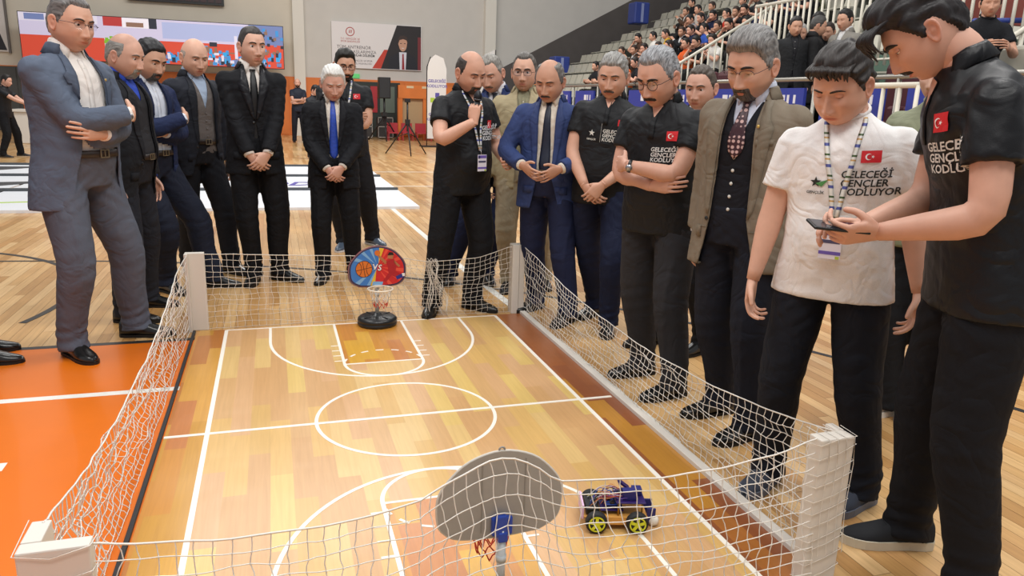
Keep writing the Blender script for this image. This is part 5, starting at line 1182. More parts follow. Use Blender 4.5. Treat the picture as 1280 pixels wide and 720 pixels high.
        # jacket
        jc = of['c']; JM = cloth('cloth_'+jc, jc, rough=of.get('rough', .8), var=of.get('var', .12)); LMt = cloth('cloth_'+of.get('lapel', jc)+'_l', of.get('lapel', jc), rough=of.get('lrough', .7))
        hz = of.get('hemz', .78); su = of.get('sleeve', .97)
        jm = garment(.026, .024, .026, hz, 1.515, su, .067, .049, of.get('flare', .02), of.get('amp', .0028))
        bz = of.get('button', 1.07); ow, ol = of.get('open', (.0, .05)); tw_ = of.get('vtop', .052)
        B1 = bend([(ow, .12, bz)])[0]; B2 = bend([(-ow, .12, bz)])[0]; A1 = bend([(tw_, .1, 1.51)])[0]; A2 = bend([(-tw_, .1, 1.51)])[0]
        C1 = bend([(ol, .1, hz)])[0]; C2 = bend([(-ol, .1, hz)])[0]; dd = bend([(0, .3, 1.25)])[0]-bend([(0, 0, 1.25)])[0]; ddn = dd/np.linalg.norm(dd); frp = bend([(0, .0, 1.25)])[0]
        R0 = bend([(.4, 0, 1.25)])[0]-frp
        def pn(a, b, sgn):
            q = np.cross(a-b, dd); q /= np.linalg.norm(q); return q*np.sign(q@R0)*sgn
        n1v, n2v = pn(A1, B1, 1), pn(A2, B2, -1); m1v, m2v = pn(B1, C1, 1), pn(B2, C2, -1); upv = RR[len(RR)//2][:, 2]
        def fr2(c): return (c-bend([(0, 0.02, min(max(c[2]-dz[0], .9), 1.5))])[0])@ddn > 0.0
        armc = [(sh, el, wr) for (_, sh, el, wr, *_r) in aj]
        def in_arm(c):
            for sh, el, wr in armc:
                for a, b in ((sh, el), (el, wr)):
                    t = np.clip((c-a)@(b-a)/((b-a)@(b-a)), 0, 1); 
                    if np.linalg.norm(c-(a+(b-a)*t)) < .078: return True
            return False
        # only the torso is cut: keep sleeve faces
        def cond(c):
            if not fr2(c): return False
            if (c-B1)@upv > 0: ok = (c-B1)@n1v < 0 and (c-B2)@n2v < 0
            else: ok = (c-B1)@m1v < 0 and (c-B2)@m2v < 0
            return ok and not in_arm(c)
        cut(jm, [(B1, upv), (B1, n1v), (B2, n2v), (B1, m1v), (B2, m2v)], cond)
        jo = finish(jm, JM, 'jacket'); s2 = jo.modifiers.new('t', 'SOLIDIFY'); s2.thickness = .006; s2.offset = -1; jp = raycast_maker([jm])
        def jproj(x, z, off):
            o_ = bend([(x, .45, z)])[0]; t_ = bend([(x, 0, z)])[0]; d = t_-o_; d /= np.linalg.norm(d)
            for _ in range(4):
                h = jp.bv.ray_cast(Vector(o_), Vector(d), .60)
                if h[0] is None: return None
                if not in_arm(np.array(h[0])) or z > 1.36: return np.array(h[0])-d*off
                o_ = np.array(h[0])+d*.004
            return None
        # lapels
        if of.get('lapels', 1):
            for sg in (1, -1):
                zz = np.linspace(1.475, bz+.01, 15); V = []; ok = []; rows_ = []
                for z in zz:
                    u = (z-bz)/(1.51-bz); xi = ow+(tw_-ow)*u+.001; nz_ = of.get('notch', 1.40); wl = of.get('lw', .062)*np.interp(z, [bz, bz+.05, nz_-.005, nz_+.004, 1.475], [.06, .35, 1.0, .68, .38])
                    r = []
                    for t_ in (0, .33, .66, 1):
                        pj = jproj(sg*(xi+wl*t_), z, .005+.003*sin(t_*pi*.6)); r.append(pj)
                    if any(p is None for p in r):
                        r = [bend([(sg*(xi+wl*t_), .115+belly*math.exp(-((z-1.06)/.13)**2), z)])[0] for t_ in (0, .33, .66, 1)]
                        if z < 1.3: rows_.append(None); continue
                    rows_.append(r)
                lm_ = MB(); good = []
                for r in rows_: good.append(r is not None); V += (r if r is not None else [np.zeros(3)]*4)
                F = [(i*4+j, i*4+j+1, i*4+j+5, i*4+j+4) for i in range(len(rows_)-1) for j in range(3) if good[i] and good[i+1]]
                used = sorted({q for f in F for q in f}); mp_ = {q: i for i, q in enumerate(used)}; lm_.add(np.array(V)[used], [tuple(mp_[q] for q in f) for f in F]); obj('lapel', lm_, LMt, root, solid=.004)
        # jacket collar around the neck
        cm = MB(); n = 21; rows = []
        for (r_, z_) in ((.070, 1.528), (.076, 1.522), (.098, 1.478)):
            aa = np.linspace(rad(58), rad(302), n); rows.append(np.stack([r_*np.sin(aa)*1.05, r_*np.cos(aa)-.008, z_-.016*np.clip(np.cos(aa), 0, 1)], 1))
        cm.add(bend(np.concatenate(rows)), [(i*n+j, i*n+j+1, (i+1)*n+j+1, (i+1)*n+j) for i in range(2) for j in range(n-1)]); obj('jacket_collar', cm, LMt, root, solid=.005)
        for z_ in of.get('jbuttons', (bz-.01,)):
            pj = jproj(.012+ow, z_, .002)
            if pj is not None: m_ = MB(); a = np.linspace(0, pi, 7); lathe(m_, np.stack([.009*np.sin(a), .003*np.cos(a)], 1), 12); m_.xf(lambda v: np.stack([v[:, 0], v[:, 2], v[:, 1]], 1)+pj); obj('jacket_button', m_, mat('button_dark', '1c1a1a', .3), root)
        for sg in (1, -1):       # pocket flaps
            V = [jproj(sg*x, z, .004) for z in (.935, .905, .885) for x in (.075, .1, .125, .15)]
            if all(q is not None for q in V) and of.get('flaps', 1): m_ = MB(); m_.add(V, [(i*4+j, i*4+j+1, i*4+j+5, i*4+j+4) for i in range(2) for j in range(3)]); obj('pocket_flap', m_, JM, root, solid=.003)
        if of.get('pin'):
            pj = jproj(-.085, 1.375, .008)
            if pj is not None: m_ = MB(); a = np.linspace(0, pi, 7); lathe(m_, np.stack([.007*np.sin(a), .003*np.cos(a)], 1), 12); m_.xf(lambda v: np.stack([v[:, 0], v[:, 2], v[:, 1]], 1)+pj); obj('lapel_pin', m_, mat('pin_gold', 'c8a860', .3, metal=.6), root)
        if of.get('pocket'):
            V = [jproj(x, z+(x+.11)*-.1, .004) for z in (1.325, 1.300) for x in (-.15, -.12, -.085)]
            if all(q is not None for q in V): m_ = MB(); m_.add(V, [(0, 1, 4, 3), (1, 2, 5, 4)]); obj('breast_pocket', m_, JM, root, solid=.003)
        for (sg, sh, el, wr, hd, nr, a) in aj:   # shirt cuffs
            u = (wr-el)/np.linalg.norm(wr-el); m_ = MB(); loft(m_, [wr-u*.035, wr-u*.002+u*of.get('cuff', 0)], [.037, .034], n=16); obj('shirt_cuff', m_, SM, root)
        if of.get('lanyard'): lanyard(ip, root, of['lanyard'], of.get('badgez', 1.1))
    if of.get('belt'):
        bm_ = MB(); n = 32; a = np.arange(n)*2*pi/n; rows = []
        w = (np.interp(1.03, RZ, RWD)*girth+.016); f = np.interp(1.03, RZ, RFR)*girth+.016+belly*.93; b = np.interp(1.03, RZ, RBK)*girth+.018
        for z_ in (1.043, 1.008): rows.append(np.stack([w*np.sign(np.cos(a))*abs(np.cos(a))**.92, np.where(np.sin(a) > 0, f, b)*np.sign(np.sin(a))*abs(np.sin(a))**.92, np.full(n, z_)], 1))
        bm_.add(bend(np.concatenate(rows)), [(j, (j+1) % n, n+(j+1) % n, n+j) for j in range(n)]); be = obj('belt', bm_, mat('belt_leather', '2a201c', .4), root, solid=.006)
        m_ = MB(); c = np.array((0, f+.004, 1.0255)); 
        for lo, hi in (((-.026, 0, -.02), (.026, .004, -.015)), ((-.026, 0, .015), (.026, .004, .02)), ((-.026, 0, -.02), (-.021, .004, .02)), ((.021, 0, -.02), (.026, .004, .02)), ((-.003, 0, -.015), (.001, .004, .015))): m_.box(np.array(lo)+c, np.array(hi)+c)
        m_.xf(bend); obj('belt_buckle', m_, mat('buckle_metal', 'b8ac90', .3, metal=.8), be, smooth=False)
    if of.get('lanyard') and up_ in ('polo', 'tee'): lanyard(proj, root, of['lanyard'], of.get('badgez', 1.1))
    for k, (sg, sh, el, wr, hd, nr, a) in enumerate(aj):
        if a.get('watch'):
            u = (wr-el)/np.linalg.norm(wr-el); m_ = MB(); loft(m_, [wr-u*.028, wr-u*.012], [.0315, .030], [.028, .0265], ref=nr, n=20, cap=False); wo_ = obj('watch_strap', m_, mat('watch_'+a['watch'], a['watch'], .35), root, solid=.003)
            q = MB(); back = -nr/np.linalg.norm(nr); back = back-u*(back@u); back /= np.linalg.norm(back); c = wr-u*.02+back*.027; loft(q, [c, c+back*.008], .016, n=16); obj('watch_case', q, mat('watch_steel', 'a8aab0', .25, metal=.8), wo_)
    B = Body(); B.root = root; B.aj = aj; B.s = s; B.bend = bend; B.hx = hx; B.rz = rz; B.pos = pos
    B.w = lambda v: Vector((pos[0], pos[1], 0))+Matrix.Rotation(rz, 3, 'Z') @ (Vector(v)*s)
    return B
def X_n(a): return a
def lens_mat():
    if 'lens_glass' in _mats: return _mats['lens_glass']
    m = bpy.data.materials.new('lens_glass'); m.use_nodes = True; nt = m.node_tree; nt.nodes.clear(); o = nt.nodes.new('ShaderNodeOutputMaterial'); mx = nt.nodes.new('ShaderNodeMixShader'); tr = nt.nodes.new('ShaderNodeBsdfTransparent'); gl = nt.nodes.new('ShaderNodeBsdfGlossy'); gl.inputs['Roughness'].default_value = .05
    mx.inputs[0].default_value = .10; tr.inputs[0].default_value = (.93, .93, .95, 1); nt.links.new(tr.outputs[0], mx.inputs[1]); nt.links.new(gl.outputs[0], mx.inputs[2]); nt.links.new(mx.outputs[0], o.inputs[0]); _mats['lens_glass'] = m; return m
def tie_mat(c, dot=None):
    nm = 'tie_%s_%s' % (c, dot)
    if nm in _mats: return _mats[nm]
    t = NT(nm); t.b.inputs['Roughness'].default_value = .45; tc = t.n('ShaderNodeTexCoord')
    if dot:
        v = t.n('ShaderNodeTexVoronoi', i_Scale=48, i_Randomness=.25); t.l(tc.outputs['Object'], v.inputs['Vector']); t.l(t.ramp(v.outputs['Distance'], [(.32, srgb(dot)), (.40, srgb(c))]), t.b.inputs['Base Color'])
    else:
        n = t.n('ShaderNodeTexNoise', i_Scale=60); t.l(tc.outputs['Object'], n.inputs['Vector']); t.l(t.ramp(n.outputs[0], [(.4, tuple(v*.85 for v in srgb(c))), (.6, tuple(v*1.1 for v in srgb(c)))]), t.b.inputs['Base Color'])
    _mats[nm] = t.m; return t.m
def flat_on(proj, poly, off, name, m_, parent):
    P = np.asarray(poly, float); c = P.mean(0); ring = []; n = len(P)
    mb = MB(); V = [proj(x, z, off) for x, z in P]+[proj(*(c+(p-c)*.5), off) for p in P]+[proj(c[0], c[1], off)]
    mb.add(V, [(i, (i+1) % n, n+(i+1) % n, n+i) for i in range(n)]+[(n+i, n+(i+1) % n, 2*n) for i in range(n)]); return obj(name, mb, m_, parent, smooth=False)
def shirt_print(of, proj, root, kind):
    # viewer's right is the wearer's left (local -x)
    tc = of.get('pc', 'd8d8d4'); TM_ = mat('print_'+tc, tc, .6); x0, z0 = of.get('pxz', (-.028, 1.255)); k = of.get('ps', 1.0); off = .0035
    def txt(s, x, z, size, sh=.12):
        q = text_mesh(s, size, True, sh, align='LEFT'); q.xf(lambda v: np.array([proj(x0-(vx+x)*k, z0+(vz+z)*k, off) for vx, _, vz in v])); obj('printed_text', q, TM_, root, smooth=False)
    if 'text' in kind: txt('GELECEĞİ', 0, .062, .036); txt('GENÇLER', 0, .030, .036); txt('KODLUYOR', 0, -.002, .036)
    if 'star' in kind:
        cx, cz = .075, 1.275; P = [(cx-.02*(1 if i % 2 == 0 else .42)*sin(i*pi/5), cz+.02*(1 if i % 2 == 0 else .42)*cos(i*pi/5)) for i in range(10)]
        flat_on(proj, P, off, 'printed_star', TM_ if kind != 'boy' else TM_, root)
        if 'green' in kind: flat_on(proj, [(cx, cz-.004), (cx-.045, cz+.012), (cx-.02, cz-.016)], off+.0006, 'printed_swoosh', mat('print_green', '4a8a4a', .6), root)
        q = text_mesh('GENÇLİK', .014, True, .1); q.xf(lambda v: np.array([proj(cx-vx, cz-.042+vz, off) for vx, _, vz in v])); obj('printed_text', q, TM_, root, smooth=False)
        if 'bar' in kind: flat_on(proj, [(.020, 1.225), (.0185, 1.225), (.0185, 1.335), (.020, 1.335)], off, 'printed_bar', TM_, root)
    if 'flag' in kind:
        fx, fz, fw_, fh = of.get('flag', (-.115, 1.36, .055, .037)); R_ = mat('flag_red', 'cf1f2a', .6); W_ = mat('flag_white_print', 'f0eaea', .6)
        g = MB(); V = [proj(fx+fw_*(.5-i/5), fz+fh*(j/3-.5), off) for j in range(4) for i in range(6)]; g.add(V, [(j*6+i, j*6+i+1, (j+1)*6+i+1, (j+1)*6+i) for j in range(3) for i in range(5)]); fo = obj('national_flag', g, R_, root, smooth=False)
        cx = fx+fw_*.12; r1 = fh*.27; A = [(cx+r1*cos(a), fz+r1*sin(a)) for a in np.linspace(.62, 2*pi-.62, 18)]; A = [(2*cx-p[0], p[1]) for p in A]
        A = [(cx+r1*cos(a+pi), fz+r1*sin(a+pi)) for a in np.linspace(.62, 2*pi-.62, 16)]; c2 = cx-r1*.27; r2 = r1*.8; Bq = [(c2+r2*cos(a+pi), fz+r2*sin(a+pi)) for a in np.linspace(.75, 2*pi-.75, 16)]
        q = MB(); V = [proj(x, z, off+.001) for x, z in A]+[proj(x, z, off+.001) for x, z in Bq]; q.add(V, [(i, i+1, 17+i, 16+i) for i in range(15)]); obj('crescent', q, W_, fo, smooth=False)
        sx_ = cx-fw_*.20; flat_on(proj, [(sx_-.006*(1 if i % 2 == 0 else .4)*cos(i*pi/5), fz+.006*(1 if i % 2 == 0 else .4)*sin(i*pi/5)) for i in range(10)], off+.001, 'star', W_, fo)
def lanyard(proj, root, c, bz):
    LM_ = lany_mat(c); 
    for sg in (1, -1):
        P = [proj(sg*x, z, .006) for x, z in ((.062, 1.475), (.052, 1.42), (.040, 1.35), (.024, 1.27), (.004, bz+.075))]; P = smooth_path([proj.__call__(sg*.058, 1.49, .004)]+P, 3); m_ = MB(); loft(m_, P, .0085, .0012, ref=(0, 1, .15), n=4); obj('lanyard', m_, LM_, root)
    c0 = proj(0, bz, .008); c1 = proj(0, bz+.05, .008); m_ = MB(); loft(m_, [proj(0, bz+.085, .008), c1], .003, n=6); obj('clip', m_, mat('clip_steel', 'a8a8a8', .3, metal=.8), root)
    q = MB(); q.box((-.036, -.001, -.055), (.036, .001, .05)); q.xf(lambda v: v+c0+np.array((0, .004, 0))); bd_ = obj('name_badge', q, mat('badge_white', 'e4e0ea', .4), root, smooth=False)
    for lo, hi, m2 in (((-.034, .0012, .028), (.034, .0018, .046), mat('badge_violet', '6a58b0', .5)), ((-.03, .0012, .0), (.03, .0018, .012), mat('badge_text', '4a4a6a', .5)), ((-.036, .0012, -.04), (.036, .0018, -.028), mat('badge_violet', '6a58b0', .5)), ((-.033, .0012, -.054), (-.02, .0018, -.044), mat('badge_lime', 'b4c83c', .5)), ((.018, .0012, .026), (.032, .0018, .044), mat('badge_dark', '2a3a2a', .5))):
        q = MB(); q.box(lo, hi); q.xf(lambda v: v+c0+np.array((0, .004, 0))); obj('badge_print', q, m2, bd_, smooth=False)
def lany_mat(c):
    nm = 'lanyard_'+c
    if nm in _mats: return _mats[nm]
    t = NT(nm); tc = t.n('ShaderNodeTexCoord'); sp = t.n('ShaderNodeSeparateXYZ'); t.l(tc.outputs['Object'], sp.inputs[0]); f = t.math('FRACT', t.math('MULTIPLY', sp.outputs[2], 14))
    t.l(t.ramp(f, [(0, srgb(c)), (.35, srgb('5560a8')), (.5, srgb(c)), (.7, srgb('c8a060')), (.78, srgb(c)), (.9, srgb('48603a'))], 'CONSTANT'), t.b.inputs['Base Color']); _mats[nm] = t.m; return t.m
# ------------------------------------------------------------------ the cast
def clasp(y=.225, z=.86, x=0.0, watch=None):      # hands held one over the other in front
    return [dict(w=(.055+x, y, z+.025), e=(.9, -.35, -.3), d=(-.70, .10, -.70), n=(-.35, -.9, -.1), curl=(.5, .55, .6, .6), thumb=.55),
            dict(w=(-.055+x, y+.022, z+.04), e=(-.9, -.35, -.3), d=(.66, .08, -.74), n=(.35, -.9, -.1), curl=(.5, .55, .55, .6), thumb=.55, watch=watch)]
def crossed(y=.20, z=1.15, over='R', watch=None):   # forearms folded on the chest
    s = 1 if over == 'R' else -1
    T = dict(w=(-s*.075, y+.045, z+.035), e=(s*.8, .05, -1), d=(-s*.82, -.62, -.03), n=(s*.5, -.8, 0), curl=(.3, .3, .35, .4), thumb=.2, watch=watch)
    U = dict(w=(s*.035, y-.028, z-.060), e=(-s*.8, .05, -1), d=(s*.95, .02, .12), n=(-s*.05, -1, .1), curl=(.25, .25, .3, .35), thumb=.15)
    return [T, U] if over == 'R' else [U, T]
def hang(sg, **k):
    d = dict(w=(sg*.245, .05, .80), e=(sg*.3, -1, 0), d=(0, .12, -1), n=(-sg, .15, 0), curl=(.4, .45, .5, .55), thumb=.3); d.update(k); return d
def hangs(): return [hang(1), hang(-1)]
SUIT = dict(upper='jacket', button=1.07, open=(.001, .06), jbuttons=(1.06, ))
P1 = person('man in an open slate-blue suit with glasses and crossed arms, foremost at left',
  (-1.545, 1.33), -34, 1.89, [(-1.60, 1.18, -52), (-1.33, 1.52, -8)], crossed(.245, 1.16, watch='2a2624'),
  hs=dict(c='3c3836', streak='8a8684', top=.012, side=.004, front=.070, recede=.010, lids=.45, gaze=14, glasses=dict(c='3a3238', half=1, rx=.025, rz=.014, t=.0011), brow='3a302c', face=dict(stubble=.25, fat=.03)),
  head=(-4, 8, -3), lean=3, girth=1.12, belly=.05, skin=(213, 161, 135),
  outfit=dict(upper='jacket', c='586274', lapel='505a6c', trousers='565b68', shirt='e9e2dc', button=1.22, open=(.085, .15), vtop=.066, belt=1, hemz=.76, flare=.04, notch=1.40, pin=1, jbuttons=(1.02,), head=1.07))
person('balding man with grey goatee and royal blue collar, half hidden by the slate-blue suit',
  (-1.43, 2.02), -20, 1.75, [(-1.43, 1.84, -15), (-1.36, 2.20, -8)], hangs(),
  hs=dict(kind='bald', c='5c5854', streak='9a9690', side=.004, bz=.05, lids=.4, gaze=14, beard=dict(c='6a6660', streak='b4b0aa', t=.004), moustache=dict(c='6a6660', streak='a8a49e', t=.004), face=dict(scalp=.35, fat=.05)), head=(-6, 12, 0), lean=4, girth=1.12, belly=.05, skin=(209, 158, 135),
  outfit=dict(upper='jacket', c='1d1e23', trousers='22242c', shirt='2f4bb4', vest='2b2b2f', vestz=1.36, vbuttons=0, button=1.0, open=(.075, .12), vtop=.07, lapels=1, belt=1, head=1.1), lod=0)
person('man with black hair and goatee in a navy suit, arms crossed, beside the bald man',
  (-1.39, 2.66), -38, 1.77, [(-1.30, 2.58, -50), (-1.00, 2.70, -14)], crossed(.235, 1.15, watch='2a2a2e'),
  hs=dict(c='17171a', top=.016, side=.006, front=.068, lids=.55, gaze=22, bt=1.3, beard=dict(c='1e1c1c', streak='6a6866', t=.004), moustache=dict(c='1c1a1a', t=.0045), face=dict(stubble=.4, fat=.03)), head=(-4, 17, -4), lean=5, girth=1.10, belly=.035, skin=(197, 148, 122),
  outfit=dict(upper='jacket', c='1f2a4c', lapel='1c2644', trousers='1b2030', shirt='d8dde8', button=1.16, open=(.06, .11), vtop=.058, belt=1, pocket=1, jbuttons=(1.05,), head=1.09))
person('bald man in an open charcoal jacket over a grey vest and pale blue shirt',
  (-1.11, 3.16), -48, 1.81, [(-1.22, 3.24, -70), (-.88, 3.14, -45)], hangs(),
  hs=dict(kind='bald', c='8a8078', side=.002, bz=.02, lids=.5, gaze=20, brow='6a5c52', face=dict(w=1.02, fat=.05)), head=(-12, 14, 0), lean=3, girth=1.06, belly=.02, skin=(218, 167, 142),
  outfit=dict(upper='jacket', c='23262f', lapel='20232b', trousers='191b22', shirt='a3b4cc', vest='6c6664', vestz=1.26, vb='6c6664', button=1.0, open=(.075, .13), vtop=.07, belt=1, head=1.09))
person('tall young man in a buttoned black suit, white shirt and black tie with clasped hands',
  (-.67, 2.80), -82, 1.90, [(-.73, 2.78, -100), (-.50, 2.84, -38)], clasp(.19, .885, watch='1c1c20'),
  hs=dict(c='1f1b1a', streak='4a4442', top=.008, side=.004, front=.070, recede=.006, lids=.2, gaze=6, face=dict(stubble=.15, w=.96)), head=(16, 3, 0), lean=0, girth=.97, skin=(215, 166, 144),
  outfit=dict(SUIT, c='121318', lapel='1c1d22', lrough=.4, trousers='111217', shirt='e6e0da', tie='0f0f13', button=1.14, lw=.07, head=1.08, jbuttons=(1.13, 1.03), open=(.001, .05)))
person('white-haired man in a black suit with a bright blue tie, hands clasped, head lowered',
  (-.10, 2.77), -92, 1.66, [(-.21, 2.74, -108), (.05, 2.78, -80)], clasp(.20, .92),
  hs=dict(c='b8b6b2', streak='efeeea', top=.020, side=.010, front=.068, lids=.8, gaze=36, brow='a8a09a', face=dict(fat=.03)), head=(6, 20, 0), lean=2, girth=1.05, belly=.015, skin=(214, 159, 140),
  outfit=dict(SUIT, c='131419', lapel='15161c', trousers='121318', shirt='ddd5cb', tie='2448b0', tiez=1.02, button=1.10, open=(.03, .07), head=1.12, vtop=.06))
person('bearded man in glasses and a black polo with folded arms, standing behind the white-haired man',
  (.11, 4.14), -92, 1.86, [(.06, 4.04, -110), (.38, 4.22, -60)], crossed(.20, 1.14),
  hs=dict(c='16130f', top=.020, side=.007, front=.068, quiff=.006, lids=.5, gaze=20, beard=dict(full=1, c='1a1614', t=.005), moustache=dict(c='1a1614'), glasses=dict(c='241c1a', rx=.026, rz=.018, t=.0014)), head=(10, 12, 0), lean=1, girth=1.16, belly=.04, skin=(201, 149, 122), lod=1,
  outfit=dict(upper='polo', c='14161a', trousers='17181d', shoes='4a5666', sole='d8d8d8', print='flag', flag=(-.10, 1.36, .06, .045), head=1.08, lanyard='dcdcdc'))
P8 = person('stocky man in a black polo with lanyard badge, speaking into the microphone',
  (.66, 1.72), -66, 1.73, [(.45, 1.68, -112), (.78, 1.72, -48)],
  [dict(w=(.655, 1.395, 1.30), world=1, e=(.7, .1, -1), d=(.05, .15, .97), worldd=1, n=(.55, .75, -.1), curl=(1.15, 1.15, 1.1, 1.05), thumb=.9), dict(w=(-.16, .25, 1.04), e=(-.6, -.5, -.7), d=(.25, .8, -.05), n=(.8, -.1, -.3), curl=(1.2, 1.3, 1.3, 1.3), thumb=.8)],
  hs=dict(kind='bald', c='2a2421', streak='4a4440', side=.004, bz=.058, lids=.75, gaze=34, brow='2a201c', beard=dict(c='2e2825', streak='5a5450', t=.005), moustache=dict(c='2e2825', t=.005), face=dict(scalp=.3, scalpc=(.6, .56, .55), fat=.05, stubble=.3)), head=(-2, 22, 4), lean=4, girth=1.14, belly=.07, skin=(209, 156, 131),
  outfit=dict(upper='polo', c='121418', trousers='131418', print='text flag', pc='dcdcdc', pxz=(-.035, 1.19), ps=1.05, flag=(-.115, 1.29, .045, .05), lanyard='d4d8dc', badgez=1.045, hemz=.82, head=1.1))
person('grey-haired man in a blue suit leaning in behind the man with the microphone',
  (1.13, 2.50), -112, 1.77, [(.78, 2.54, -110), (1.08, 2.50, -95)], hangs(),
  hs=dict(c='5a5652', streak='a8a49c', top=.010, side=.005, front=.074, recede=.012, lids=.75, gaze=34, moustache=dict(c='5a4e46', t=.003), face=dict()), head=(-14, 22, 6), lean=6, side=3, girth=1.02, skin=(214, 160, 137),
  outfit=dict(SUIT, c='2a3866', lapel='27345f', trousers='171f3c', shirt='dcdce2', tie='20242e', head=1.10), lod=0)
person('man in glasses, beige overshirt and khaki trousers looking at the camera',
  (1.24, 2.20), -112, 1.78, [(1.16, 2.22, -115), (1.48, 2.26, -100)], [hang(1, w=(.25, .06, .84)), hang(-1)],
  hs=dict(c='2b2826', streak='77726c', top=.012, side=.006, front=.078, recede=.014, lids=.25, gaze=6, glasses=dict(c='2c2826', rx=.026, rz=.016, t=.0011), face=dict(fat=.02, stubble=.15)), head=(-4, 3, 0), lean=1, girth=1.04, belly=.01, skin=(206, 156, 131),
  outfit=dict(upper='jacket', c='a89b7c', trousers='9c9078', shirt='8f8a70', button=1.30, open=(.03, .05), vtop=.05, lapels=0, hemz=.80, flaps=0, jbuttons=(1.2, 1.1, 1.0), pocket=0, head=1.10))
P11 = person('man in a royal blue suit and dark tie with fingertips pressed together, head bowed',
  (1.19, 1.47), -122, 1.69, [(1.17, 1.64, -150), (1.27, 1.27, -140)],
  [dict(w=(.125, .26, 1.06), e=(.9, -.3, -.5), d=(-.72, .42, -.42), n=(-.60, -.40, .1), curl=(.15, .2, .25, .3), thumb=.1, spread=.14), dict(w=(-.125, .26, 1.05), e=(-.9, -.3, -.5), d=(.72, .42, -.42), n=(.60, -.40, .1), curl=(.15, .2, .25, .3), thumb=.1, spread=.14)],
  hs=dict(kind='bald', c='33302f', streak='8c8884', side=.010, bz=.078, lids=.8, gaze=34, brow='2a2523', moustache=dict(c='3a332f', t=.0042, w=.033), face=dict(fat=.06, scalp=.25, scalpc=(.62, .58, .56))), head=(-8, 20, -2), lean=3, girth=1.10, belly=.05, skin=(193, 141, 115),
  outfit=dict(SUIT, c='33426f', lapel='303e69', trousers='1e2440', shirt='ddd3c4', tie='161c30', button=1.0, open=(.05, .10), vtop=.06, belt=1, head=1.12))
P12 = person('moustached grey-haired man in a black printed polo with hands clasped low, navy trousers',
  (1.45, 1.18), -124, 1.74, [(1.52, 1.40, -150), (1.47, 1.02, -118)], clasp(.20, .905, x=.02),
  hs=dict(c='4c4a48', streak='b0aeaa', top=.014, side=.008, front=.066, lids=.7, gaze=28, brow='332c28', moustache=dict(c='3c3634', t=.0045, w=.033, streak='6a6462'), face=dict(fat=.03)), head=(-4, 15, -3), lean=2, side=-5, girth=1.08, belly=.03, skin=(208, 156, 131),
  outfit=dict(upper='polo', c='15171b', trousers='181f38', print='text star flag bar', flag=(-.10, 1.35, .052, .038), pxz=(.010, 1.235), ps=.80, head=1.11, pc='d4d4ce'))
P13 = person('man with round glasses, thick moustache and black polo, bare forearms folded, charcoal trousers',
  (1.29, .12), -146, 1.70, [(1.30, .27, -178), (1.31, -.06, -172)], crossed(.205, 1.14, over='L', watch='1a1a1c'),
  hs=dict(c='3a3a3c', streak='b2b4b8', top=.013, side=.006, front=.072, recede=.008, lids=.85, gaze=38, brow='1e1a1a', bt=1.4, moustache=dict(c='241c1a', t=.0065, w=.036, h=.0078), glasses=dict(c='2e2a28', rx=.0225, rz=.0205, ex=1.0, t=.0016, metal=.1), face=dict(stubble=.2)), head=(-8, 24, -2), lean=8, girth=1.12, belly=.05, skin=(210, 158, 135),
  outfit=dict(upper='polo', c='15171b', collar='111317', trousers='2c2c30', print='text flag', flag=(-.105, 1.345, .05, .045), pxz=(-.005, 1.22), ps=.80, rough=.5, head=1.14, crease=1))
person('man whose face shows between the round-glasses man and the taupe blazer, white shirt sleeve',
  (1.76, .60), -150, 1.66, [(1.60, .74, -170), (1.83, .52, -165)], hangs(),
  hs=dict(c='3c342e', streak='5e544c', top=.008, side=.004, front=.076, lids=.45, gaze=18, face=dict()), head=(8, 10, 0), lean=0, girth=1.0, skin=(209, 158, 137),
  outfit=dict(SUIT, c='16181d', trousers='17181d', shirt='e4e4ea', head=1.06), lod=0)
P15 = person('bearded man in a taupe blazer over a black waistcoat with patterned tie and glasses',
  (1.39, -.42), -150, 1.755, [(1.42, -.30, -178), (1.40, -.58, -168)], [hang(1, w=(.22, -.02, .80)), hang(-1, w=(-.24, .0, .80))],
  hs=dict(c='3c3a3a', streak='9a9896', top=.024, side=.007, front=.068, quiff=.008, lids=.85, gaze=36, brow='1c1817', bt=1.3, beard=dict(c='241f1e', streak='6a6462', t=.006), moustache=dict(c='1e1a1a', t=.0055, w=.036, h=.0072), glasses=dict(c='3a2c30', half=1, rx=.0255, rz=.015, t=.0011), face=dict(stubble=.45)), head=(-6, 22, -3), lean=3, side=-3, girth=1.10, belly=.015, skin=(208, 157, 133),
  outfit=dict(upper='jacket', c='7d7263', lapel='7a7061', trousers='181b26', shirt='c9cfdf', vest='17181f', vestz=1.27, tie='3a1c26', tiedot='c8a8a4', tiez=1.235, button=.98, open=(.085, .13), vtop=.065, pin=1, pocket=1, lw=.075, hemz=.76, flare=.03, head=1.15, rough=.9))
P16 = person('boy in a white printed t-shirt with a lanyard badge, head bowed, beside the tall man',
  (1.35, -1.06), -138, 1.65, [(1.24, -.96, -150), (1.47, -1.19, -165)], [hang(1, w=(.27, .10, .86), curl=(.5, .6, .7, .7)), hang(-1, w=(-.30, .02, .84))],
  hs=dict(c='1a1614', streak='3c3634', top=.022, side=.010, front=.066, rough=.0016, lids=.9, gaze=40, brow='2a201c', bt=.9, fringe=.030, nf=30, face=dict(fat=.09, w=1.0, jaw=.6, nose=.85)), head=(-20, 28, -2), lean=5, side=3, girth=1.12, belly=.05, skin=(221, 169, 144),
  outfit=dict(upper='tee', c='e9e6e4', trousers='151821', shoes='3c4250', sole='6a7080', sneaker=1, print='text star green flag', pc='22241f', flag=(-.095, 1.365, .062, .040), pxz=(-.005, 1.235), ps=.95, lanyard='e4e6e0', badgez=1.06, hemz=.835, flare=.036, amp=.0016, head=1.10, hd=1, crease=0, rough=.7))
